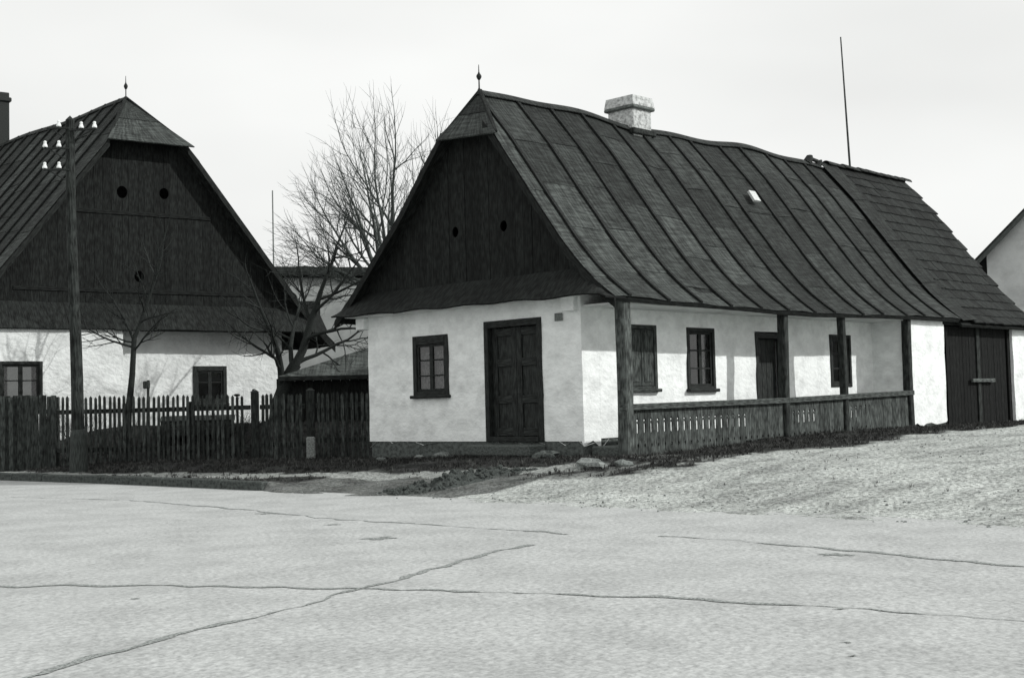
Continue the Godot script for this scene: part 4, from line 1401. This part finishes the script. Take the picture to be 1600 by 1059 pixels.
func build_fences() -> void:
	var b1 := Vector3(-10.0, 0.2, fence_z(-10.0))
	var f1 := thing("board_fence", "close-boarded fence section left of the utility pole", "fence", b1)
	picket_run(f1, -11.6, -9.36, b1, 1.70, 1.66, 0.092, 0.1, false)
	fence_rails(f1, -11.6, -9.36, b1, [1.32, 0.55])
	fence_post(f1, -9.42, b1, 1.62)
	fence_post(f1, -11.5, b1, 1.62)
	var b2 := Vector3(-7.2, 0.2, fence_z(-7.2))
	var f2 := thing("picket_fence", "open picket fence in front of the farmhouse gable", "fence", b2)
	picket_run(f2, -9.25, -5.3, b2, 1.63, 1.56, 0.1035, 0.055)
	fence_rails(f2, -9.36, -5.25, b2, [1.3, 0.52])
	for x in [-7.9, -6.5]:
		fence_post(f2, x, b2, 1.45)
	var b3 := Vector3(-4.6, 0.2, fence_z(-4.6))
	var f3 := thing("picket_gate", "narrow picket gate between the two dark gateposts", "gate", b3)
	picket_run(f3, -5.02, -4.12, b3, 1.56, 1.56, 0.088, 0.062)
	fence_rails(f3, -5.05, -4.12, b3, [1.3, 0.55])
	for x in [-5.16, -4.02]:
		var p := thing("gatepost", "dark square timber gatepost %s the picket gate" % ("left of" if x < -5.0 else "right of"), "post", Vector3(x, 0.2, fence_z(x) - 0.05))
		var st := M.new()
		st.cbox(Transform3D(Basis(Vector3.UP, 0.18), Vector3(0, 0.62, 0)), Vector3(0.16, 1.56, 0.16), 0.014)
		obj("shaft", st, "fence0", p)
		var cp := M.new()
		frustum(cp, Vector3(0, 1.4, 0), Vector2(0.085, 0.085), Vector2(0.02, 0.02), 0.05)
		obj("cap", cp, "fence1", p)
	var stump := M.new()
	stump.cbox(Transform3D(Basis(Vector3.UP, 0.2), Vector3.ZERO), Vector3(0.17, 0.55, 0.17), 0.025)
	var so := obj("stone_stub", stump, "stone3", self)
	so.position = Vector3(-3.99, 0.42, fence_z(-4.0) + 0.19)
	tag(so, "short pale stone post at the foot of the right gatepost", "post")
	var b4 := Vector3(-3.4, 0.2, fence_z(-3.4))
	var f4 := thing("picket_fence", "short picket section between the gate and the white cottage", "fence", b4)
	picket_run(f4, -3.88, -2.84, b4, 1.56, 1.55, 0.098, 0.06)
	fence_rails(f4, -3.9, -2.84, b4, [1.3, 0.62])
	# cold frame of boards in the garden
	var bp := Vector3(-6.75, 0.72, -28.15)
	var bx := thing("garden_box", "low dark board box with lid behind the picket fence", "garden box", bp, 0.2)
	for k in 3:
		var st := M.new()
		st.uo = Vector2(k, 0.5)
		st.box(Vector3(0, 0.08 + k * 0.11, 0.35), Vector3(1.5, 0.105, 0.03), 0.006)
		obj("board", st, "fence%d" % k, bx)
		for s: float in [-1.0, 1.0]:
			var sd := M.new()
			sd.box(Vector3(s * 0.735, 0.08 + k * 0.11, 0), Vector3(0.03, 0.105, 0.66), 0.006)
			obj("board", sd, "fence%d" % (2 - k), bx)
	var ld := M.new()
	ld.cbox(Transform3D(Basis(Vector3.RIGHT, 0.12), Vector3(0, 0.39, 0)), Vector3(1.56, 0.03, 0.8), 0.008)
	obj("lid", ld, "rail1", bx)
	# stake leaning on the small tree
	var sk := M.new()
	sk.cbox(Transform3D(Basis(Vector3.BACK, -0.03), Vector3(0, 0.62, 0)), Vector3(0.05, 1.4, 0.05), 0.008)
	sk.cbox(Transform3D(Basis.IDENTITY, Vector3(-0.02, 1.22, 0)), Vector3(0.13, 0.16, 0.12), 0.02)
	var so2 := obj("garden_stake", sk, "fence2", self)
	so2.position = Vector3(-7.75, 0.62, -27.9)
	tag(so2, "short garden stake beside the small tree's trunk", "stake")

func grow(wood: M, twigs: M, p: Vector3, d: Vector3, len: float, r: float, depth: int, r_: RandomNumberGenerator, opt: Dictionary) -> void:
	var segs := 5 if depth < 2 else 4
	var pts := [p]
	var rad := [r]
	var dirs := [d]
	var cur := d
	for k in segs:
		cur = (cur + Vector3(r_.randf_range(-1, 1), r_.randf_range(-1, 1), r_.randf_range(-1, 1)) * float(opt.wob) + Vector3.UP * float(opt.up)).normalized()
		p += cur * len / segs
		pts.append(p)
		dirs.append(cur)
		rad.append(lerpf(r, r * (0.55 if depth < int(opt.depth) else 0.3), float(k + 1) / segs))
	(wood if depth < int(opt.split) else twigs).tube(pts, rad, 7 if depth < 2 else (5 if depth < 3 else 3), depth == 0)
	if depth >= int(opt.depth):
		return
	var kids: int = opt.kids[depth]
	for k in kids:
		var at := lerpf(float(opt.from), 1.0, (k + 0.6 + r_.randf_range(-0.3, 0.3)) / kids)
		var i := clampi(int(at * segs), 0, segs - 1)
		var f := at * segs - i
		var pos: Vector3 = pts[i].lerp(pts[i + 1], clampf(f, 0, 1))
		var dd: Vector3 = dirs[i]
		var side := dd.cross(Vector3(r_.randf_range(-1, 1), r_.randf_range(-1, 1), r_.randf_range(-1, 1))).normalized()
		var an := r_.randf_range(opt.a0, opt.a1)
		var nd := (dd * cos(an) + side * sin(an)).normalized()
		grow(wood, twigs, pos, nd, len * r_.randf_range(opt.l0, opt.l1), maxf(lerpf(rad[i], rad[i + 1], f) * r_.randf_range(0.5, 0.68), opt.rmin), depth + 1, r_, opt)
	# leader goes on
	grow(wood, twigs, pts[segs], dirs[segs], len * r_.randf_range(opt.l0, opt.l1), maxf(rad[segs] * 0.9, opt.rmin), depth + 1, r_, opt)

func build_trees() -> void:
	# tall bare tree behind the cottage
	var at := Vector3(-3.1, 0.9, -38.0)
	var root := thing("bare_tree", "tall bare tree rising behind the cottage gable", "tree", at)
	var wood := M.new()
	var tw := M.new()
	var r := RandomNumberGenerator.new()
	r.seed = 12
	wood.tube([Vector3(0, -0.2, 0), Vector3(-0.1, 1.2, 0), Vector3(-0.35, 2.6, 0.05), Vector3(-0.6, 3.6, 0)], [0.3, 0.22, 0.19, 0.16], 10)
	var opt := {"depth": 4, "split": 2, "kids": [4, 4, 4, 2], "from": 0.22, "a0": 0.3, "a1": 0.85, "l0": 0.52, "l1": 0.74, "wob": 0.11, "up": 0.045, "rmin": 0.0055}
	var fk := Vector3(-0.6, 3.6, 0)
	for g in [[fk, Vector3(-0.95, 0.5, 0.2), 1.75, 0.06], [fk, Vector3(-1.0, 0.2, -0.3), 1.5, 0.045], [fk, Vector3(-0.8, 0.85, -0.2), 1.9, 0.075], [fk, Vector3(-0.45, 1.0, 0.2), 2.1, 0.085], [fk, Vector3(-0.12, 1.0, -0.2), 2.3, 0.09], [Vector3(-0.45, 3.2, 0), Vector3(0.22, 1.0, 0.2), 2.75, 0.1], [Vector3(-0.35, 3.0, 0), Vector3(0.5, 1.0, -0.2), 2.8, 0.095], [Vector3(-0.3, 2.8, 0), Vector3(0.95, 0.7, 0.3), 2.3, 0.08], [fk, Vector3(0.1, 1.0, 0.7), 2.5, 0.07]]:
		grow(wood, tw, g[0], g[1].normalized(), g[2], g[3], 0, r, opt)
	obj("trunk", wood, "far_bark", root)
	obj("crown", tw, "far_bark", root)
	# old fruit tree in the gap between the houses
	at = Vector3(-5.2, 0.85, -29.0)
	root = thing("fruit_tree", "crooked bare fruit tree leaning between the two houses", "tree", at)
	wood = M.new(); tw = M.new()
	r.seed = 31
	wood.tube([Vector3(-0.05, -0.2, 0), Vector3(0.02, 0.5, 0), Vector3(0.22, 1.05, 0), Vector3(0.42, 1.4, 0)], [0.2, 0.17, 0.15, 0.13], 10)
	opt = {"depth": 3, "split": 2, "kids": [4, 4, 3], "from": 0.25, "a0": 0.5, "a1": 1.1, "l0": 0.5, "l1": 0.7, "wob": 0.2, "up": 0.03, "rmin": 0.006}
	for g in [[Vector3(0.42, 1.4, 0), Vector3(0.62, 0.78, 0.1), 1.7, 0.1], [Vector3(0.12, 0.8, 0), Vector3(0.0, 1.0, 0.15), 1.5, 0.09], [Vector3(0.35, 1.25, 0), Vector3(-0.25, 1.0, -0.3), 1.5, 0.06], [Vector3(0.42, 1.4, 0), Vector3(0.8, 0.6, -0.4), 1.3, 0.05]]:
		grow(wood, tw, g[0], g[1].normalized(), g[2], g[3], 0, r, opt)
	obj("trunk", wood, "bark", root)
	obj("crown", tw, "bark", root)
	# young tree before the farmhouse gable
	at = Vector3(-8.18, 0.75, -28.0)
	root = thing("young_tree", "thin bare young tree standing before the farmhouse gable", "tree", at)
	wood = M.new(); tw = M.new()
	r.seed = 8
	wood.tube([Vector3(-0.05, -0.2, 0), Vector3(0.0, 0.6, 0), Vector3(0.08, 1.3, 0), Vector3(0.13, 2.1, 0)], [0.085, 0.075, 0.065, 0.055], 8)
	opt = {"depth": 2, "split": 1, "kids": [6, 4], "from": 0.15, "a0": 0.4, "a1": 1.0, "l0": 0.45, "l1": 0.65, "wob": 0.14, "up": 0.03, "rmin": 0.004}
	for g in [[Vector3(0.13, 2.1, 0), Vector3(0.45, 0.9, 0.0), 1.5, 0.05], [Vector3(0.1, 1.9, 0), Vector3(-0.8, 0.35, 0.2), 1.1, 0.026], [Vector3(0.1, 1.8, 0), Vector3(0.7, 0.5, 0.3), 1.0, 0.024], [Vector3(0.12, 2.0, 0), Vector3(-0.6, 0.1, -0.2), 0.9, 0.02], [Vector3(0.12, 2.05, 0), Vector3(-0.3, 0.9, 0.2), 1.0, 0.03]]:
		grow(wood, tw, g[0], g[1].normalized(), g[2], g[3], 0, r, opt)
	obj("trunk", wood, "bark", root)
	obj("crown", tw, "bark", root)
	# twiggy shrubs and withered stalks behind the fence
	var shrubs := [[-9.0, 0.75, "leggy bare shrub behind the fence beside the pole"], [-7.35, 0.55, "small bare shrub behind the middle of the picket fence"], [-5.75, 0.7, "bare twiggy shrub behind the fence near the gate"], [-6.3, 0.5, "low bare shrub right of the garden box"], [-8.35, 0.55, "low bare shrub at the young tree's foot"]]
	for k in shrubs.size():
		var s: Array = shrubs[k]
		var z := fence_z(s[0]) - 0.75
		var lp := street(s[0], z)
		root = thing("bare_shrub", s[2], "shrub", Vector3(s[0], height(lp.x, lp.y), z), 0.0, "bare shrubs behind the fence")
		wood = M.new(); tw = M.new()
		r.seed = 50 + k
		opt = {"depth": 2, "split": 1, "kids": [4, 3], "from": 0.2, "a0": 0.3, "a1": 0.8, "l0": 0.5, "l1": 0.75, "wob": 0.15, "up": 0.05, "rmin": 0.003}
		for q in 12:
			var an := r.randf() * TAU
			grow(wood, tw, Vector3(cos(an) * 0.08, -0.03, sin(an) * 0.08), Vector3(cos(an) * 0.6, 1.0, sin(an) * 0.6).normalized(), s[1] * r.randf_range(0.6, 1.0), 0.009, 0, r, opt)
		obj("stems", wood, "bark", root)
		obj("twigs", tw, "bark", root)
	for k in 2:
		var st := M.new()
		var h: float = [0.92, 0.98][k]
		st.tube([Vector3.ZERO, Vector3(0.02, h * 0.5, 0), Vector3(0.01, h, 0)], [0.009, 0.007, 0.005], 5)
		var root2 := thing("withered_stalk", ["withered flower stalk with flat seed head above the pickets", "thin withered stalk with drooping tip near the gatepost"][k], "plant", Vector3([-5.72, -5.42][k], 0.62, -27.2))
		obj("stem", st, "bark", root2)
		var hd := M.new()
		if k == 0:
			hd.lathe(Vector3(0.01, h - 0.01, 0), [Vector2(0.0, 0.0), Vector2(0.05, 0.015), Vector2(0.075, 0.04), Vector2(0.03, 0.06), Vector2(0, 0.062)], 9)
		else:
			hd.tube([Vector3(0.01, h, 0), Vector3(0.04, h + 0.07, 0), Vector3(0.1, h + 0.09, 0)], [0.008, 0.012, 0.004], 5)
		obj("seed_head", hd, "bark", root2)

func build_background() -> void:
	# long low building between the houses
	var root := thing("long_building", "long grey building with dark eaves far behind the gap", "building", Vector3(-7.0, 0.8, -46.0), 0.3)
	var w := M.new()
	w.box(Vector3(1.5, 2.3, -3.0), Vector3(26.0, 5.6, 6.0), 0.02)
	obj("wall", w, "far_wall", root)
	var ev := M.new()
	ev.box(Vector3(1.5, 5.3, -2.95), Vector3(26.5, 0.32, 6.4), 0.03)
	obj("eaves", ev, "far_roof", root)
	for x in [-3.2, -0.1, 3.6]:
		var f := M.new()
		f.box(Vector3(x, 3.9, 0.012), Vector3(0.8, 0.75, 0.07), 0.01)
		var fo := obj("window", f, "frame", root)
		for s: float in [-1.0, 1.0]:
			var p := M.new()
			p.box(Vector3(x + s * 0.18, 3.9, 0.052), Vector3(0.3, 0.6, 0.008), 0.0)
			obj("pane", p, "glass", fo)
	# shed
	root = thing("garden_shed", "low dark shed with pale sloping roof beside the cottage", "shed", Vector3(-3.7, 0.8, -30.0), 0.1)
	for k in 16:
		var pk := M.new()
		pk.uo = Vector2(k * 0.4, k)
		pk.box(Vector3(-1.5 + k * 0.2, 0.5, 0.9), Vector3(0.195, 1.25, 0.03), 0.004)
		obj("plank", pk, "gable%d" % (k % 2), root)
	var bk := M.new()
	bk.box(Vector3(0, 0.5, -1.0), Vector3(3.2, 1.2, 0.06), 0.0)
	bk.box(Vector3(-1.56, 0.5, -0.06), Vector3(0.06, 1.2, 1.85), 0.0)
	obj("wall", bk, "gable2", root)
	var rf := M.new()
	var c0 := Vector3(-1.55, 1.17, 1.15)
	var c1 := Vector3(2.2, 1.17, 1.15)
	var c2 := Vector3(2.2, 1.17, -1.3)
	var c3 := Vector3(-1.55, 1.17, -1.3)
	var k0 := Vector3(0.95, 1.98, -0.1)
	var k1 := Vector3(2.2, 1.98, -0.1)
	rf.quad(c0, c1, k1, k0, Vector3(0, 1, 1))
	rf.quad(c3, c2, k1, k0, Vector3(0, 1, -1))
	rf.tri(c0, c3, k0, Vector3(-1, 1, 0))
	rf.quad(c0, c1, c2, c3, Vector3.DOWN)
	rf.tri(c1, c2, k1, Vector3.RIGHT)
	obj("roof", rf, "shed_roof", root)
	var eb := M.new()
	eb.box(Vector3(0.32, 1.12, 1.13), Vector3(3.74, 0.1, 0.05), 0.005)
	obj("eave_board", eb, "dark_wood", root)
	# neighbour's house on the far right
	root = thing("far_house", "grey rendered house gable behind the barn at right", "house", Vector3(21.9, 0.5, -48.0), -0.45)
	var hw := M.new()
	hw.plate(PackedVector2Array([Vector2(-4.2, 0), Vector2(4.2, 0), Vector2(4.2, 6.0), Vector2(0, 10.1), Vector2(-4.2, 6.0)]), Transform3D.IDENTITY, 0.4)
	obj("gable_wall", hw, "far_house", root)
	var sw := M.new()
	sw.box(Vector3(0, 3.0, -5.2), Vector3(8.4, 6.0, 9.5), 0.0)
	obj("wall", sw, "far_house", root)
	for s: float in [-1.0, 1.0]:
		var rs := M.new()
		rs.slab(func(a: float, b: float) -> Vector3: return Vector3(s * lerpf(4.85, 0.0, b), lerpf(5.6, 10.35, b), lerpf(0.35, -10.4, a)), 1, 1, 0.1, Vector2(10, 6))
		obj("roof", rs, "far_roof", root)
		var bb := M.new()
		bb.slab(func(a: float, b: float) -> Vector3: return Vector3(s * lerpf(4.8, 0.0, b), lerpf(5.52, 10.27, b) - a * 0.2, 0.37), 1, 1, 0.04, Vector2(1, 5), Vector3.BACK)
		obj("barge_board", bb, "rail3", root)
	# masts
	var am := M.new()
	am.tube([Vector3(0, 0, 0), Vector3(-0.05, 5.0, 0), Vector3(-0.28, 12.0, 0)], [0.06, 0.045, 0.02], 7)
	var ao := obj("antenna_mast", am, "rail0", self)
	ao.position = Vector3(10.63, 0.3, -40.0)
	tag(ao, "tall thin leaning mast behind the barn roof", "mast")
	var fm := M.new()
	fm.tube([Vector3.ZERO, Vector3(0.0, 10.8, 0)], [0.05, 0.03], 7)
	var fo2 := obj("distant_pole", fm, "stone3", self)
	fo2.position = Vector3(-10.83, 0.6, -60.0)
	tag(fo2, "faint distant pole above the long grey building", "pole")

func stone_mesh(r: RandomNumberGenerator, s: Vector3, mat: String) -> ArrayMesh:
	var st := M.new()
	var k := r.randf() * 100.0
	var P := func(i: int, j: int) -> Vector3:
		var a := TAU * i / 9.0
		var b := PI * j / 6.0 - PI / 2
		var d := Vector3(cos(a) * cos(b), sin(b), sin(a) * cos(b))
		return d * s * (1.0 + 0.5 * noise.get_noise_3d(d.x * 14.0 + k, d.y * 14.0, d.z * 14.0))
	for i in 9:
		for j in 6:
			var q := [P.call(i, j), P.call(i + 1, j), P.call(i + 1, j + 1), P.call(i, j + 1)]
			st.quad(q[0], q[1], q[2], q[3], q[0] + q[2])
	return st.mesh(mats[mat])

func build_debris() -> void:
	var r := RandomNumberGenerator.new()
	r.seed = 90
	# low earth heap at the road edge
	var st := M.new()
	var fn := func(a: float, b: float) -> Vector3:
		var t := lerpf(0.0, 1.0, a)
		var cx := lerpf(-4.35, -1.9, t)
		var cz := lerpf(0.35, 0.55, t) - 0.35 * sin(t * PI)
		var wd := lerpf(0.2, 0.5, sin(t * PI))
		var lx := cx + (b - 0.5) * 0.7 * wd * 2.0
		var lz := cz + (b - 0.5) * 2.0 * wd
		var w := world(lx, 0, lz)
		var hgt := sin(a * PI) * sin(b * PI) * (0.11 + 0.2 * noise.get_noise_2d(w.x * 14.0, w.z * 14.0) + 0.14 * noise.get_noise_2d(w.x * 45.0, w.z * 45.0))
		return world(lx, height(lx, lz) - 0.02 + maxf(hgt, -0.02), lz)
	st.slab(fn, 90, 34, 0.01, Vector2(3, 1))
	var o := obj("earth_heap", st, "clod", self)
	tag(o, "low heap of dark clods at the road edge before the door", "earth heap")
	var cm := MultiMesh.new()
	cm.transform_format = MultiMesh.TRANSFORM_3D
	cm.mesh = stone_mesh(r, Vector3(1, 0.8, 0.9), "clod")
	cm.instance_count = 260
	for k in 260:
		var p: Vector3 = fn.call(r.randf_range(0.02, 0.98), clampf(r.randfn(0.5, 0.24), 0.02, 0.98))
		var cs := r.randf_range(0.012, 0.05)
		cm.set_instance_transform(k, Transform3D(Basis(Vector3(r.randf(), 1, r.randf()).normalized(), r.randf() * TAU).scaled(Vector3.ONE * cs), p + Vector3.UP * cs * 0.2))
	var cmi := MultiMeshInstance3D.new()
	cmi.name = "clods"
	cmi.multimesh = cm
	cmi.set_meta("kind", "stuff")
	o.add_child(cmi)
	# stone step before the double door
	var s2 := M.new()
	s2.box(Vector3(0, 0, 0), Vector3(0.42, 0.2, 1.5), 0.03)
	var so := put("door_step", s2.mesh(mats["stone0"]), self, Transform3D(Basis(Vector3.UP, TH), world(-0.24, 0.44, -1.57)))
	tag(so, "worn stone step below the double door", "step")
	# stones along the foot of the gable
	var spots := [[-0.5, -2.9, 0.14, 2, "pale flat stone left of the door step"], [-0.62, -3.35, 0.11, 3, "small pale stone by the gable foot under the window"], [-0.45, -0.45, 0.17, 0, "dark rounded stone right of the door step"], [-1.7, 1.6, 0.2, 3, "pale flat stone near the porch corner post"], [-1.35, 1.95, 0.13, 2, "small pale stone beside the flat one at the porch corner"], [-0.8, -4.2, 0.1, 1, "grey stone near the left end of the gable"]]
	for s in spots:
		var g := height(s[0], s[1])
		var m := stone_mesh(r, Vector3(s[2] * 1.5, s[2] * 0.55, s[2]), "stone%d" % s[3])
		var q := put("field_stone", m, self, Transform3D(Basis(Vector3.UP, r.randf() * 3.0), world(s[0], g + s[2] * 0.12, s[1])))
		tag(q, s[4], "stone", "loose stones at the cottage foot")
	# loose gravel on the lane
	var mm := MultiMesh.new()
	mm.transform_format = MultiMesh.TRANSFORM_3D
	mm.mesh = stone_mesh(r, Vector3(1, 0.6, 0.8), "stone3")
	mm.instance_count = 320
	for k in 320:
		var lx := r.randf_range(-4.9, 11.0)
		var lz := r.randf_range(2.2, 11.0)
		if k % 3 == 0:
			lx = r.randf_range(-4.9, -3.2); lz = r.randf_range(-2.0, 10.0)
		var s := r.randf_range(0.006, 0.02)
		mm.set_instance_transform(k, Transform3D(Basis(Vector3.UP, r.randf() * TAU).scaled(Vector3.ONE * s), world(lx, maxf(height(lx, lz), 0.0) + s * 0.2, lz)))
	var mi := MultiMeshInstance3D.new()
	mi.name = "lane_gravel"
	mi.multimesh = mm
	add_child(mi)
	tag(mi, "loose gravel scattered over the earth lane", "gravel", "", "stuff")

# ---------------------------------------------------------------- sky
func make_sky() -> Sky:
	var W := 1024
	var H := 512
	var im := Image.create(W, H, false, Image.FORMAT_RGBF)
	var f := FastNoiseLite.new()
	f.seed = 45
	f.frequency = 1.0
	f.fractal_octaves = 5
	for y in H:
		var el := PI / 2 - (y + 0.5) / H * PI
		for x in W:
			var az := (x + 0.5) / W * TAU - PI
			var d := Vector3(sin(az) * cos(el), sin(el), -cos(az) * cos(el))
			var k := f.get_noise_3d(d.x * 1.6, d.y * 5.0, d.z * 1.6)
			var l := 0.815 + 0.115 * k
			if el < 0.0:
				l = 0.4
			im.set_pixel(x, y, Color(l * 0.99, l, l * 0.985))
	var m := PanoramaSkyMaterial.new()
	m.panorama = ImageTexture.create_from_image(im)
	var s := Sky.new()
	s.sky_material = m
	return s

func _ready() -> void:
	# camera
	var cam := Camera3D.new()
	cam.name = "camera"
	cam.position = Vector3(0, 1.153, 0)
	cam.basis = Basis(Vector3.RIGHT, 0.0525) * Basis(Vector3.BACK, -0.025)
	cam.fov = 28.85
	cam.near = 0.1
	cam.far = 1500.0
	add_child(cam)
	cam.current = true
	# sky and air
	var env := Environment.new()
	env.background_mode = Environment.BG_SKY
	env.sky = make_sky()
	env.tonemap_mode = Environment.TONE_MAPPER_LINEAR
	env.tonemap_exposure = 1.12
	env.ambient_light_source = Environment.AMBIENT_SOURCE_SKY
	env.sdfgi_enabled = true
	env.ssao_enabled = true
	env.ssil_enabled = true
	var we := WorldEnvironment.new()
	we.name = "environment"
	we.environment = env
	add_child(we)
	# low sun from the right
	var sun := DirectionalLight3D.new()
	sun.name = "sun"
	var el := deg_to_rad(32.5)
	var to_sun := (Basis(Vector3.UP, TH) * Vector3(0.585, 0, 0.811)).normalized() * cos(el) + Vector3.UP * sin(el)
	sun.basis = Basis.looking_at(-to_sun, Vector3.UP)
	sun.light_energy = 0.84
	sun.light_color = Color(1.0, 1.0, 0.99)
	sun.light_angular_distance = 0.9
	sun.shadow_enabled = true
	add_child(sun)
	rng.seed = 2024
	noise.seed = 7
	noise.frequency = 0.12
	noise.fractal_octaves = 3
	make_materials()
	build_ground()
	build_road()
	build_cottage()
	build_barn()
	build_farmhouse()
	build_background()
	build_fences()
	build_pole()
	build_trees()
	build_debris()
	build_grass()
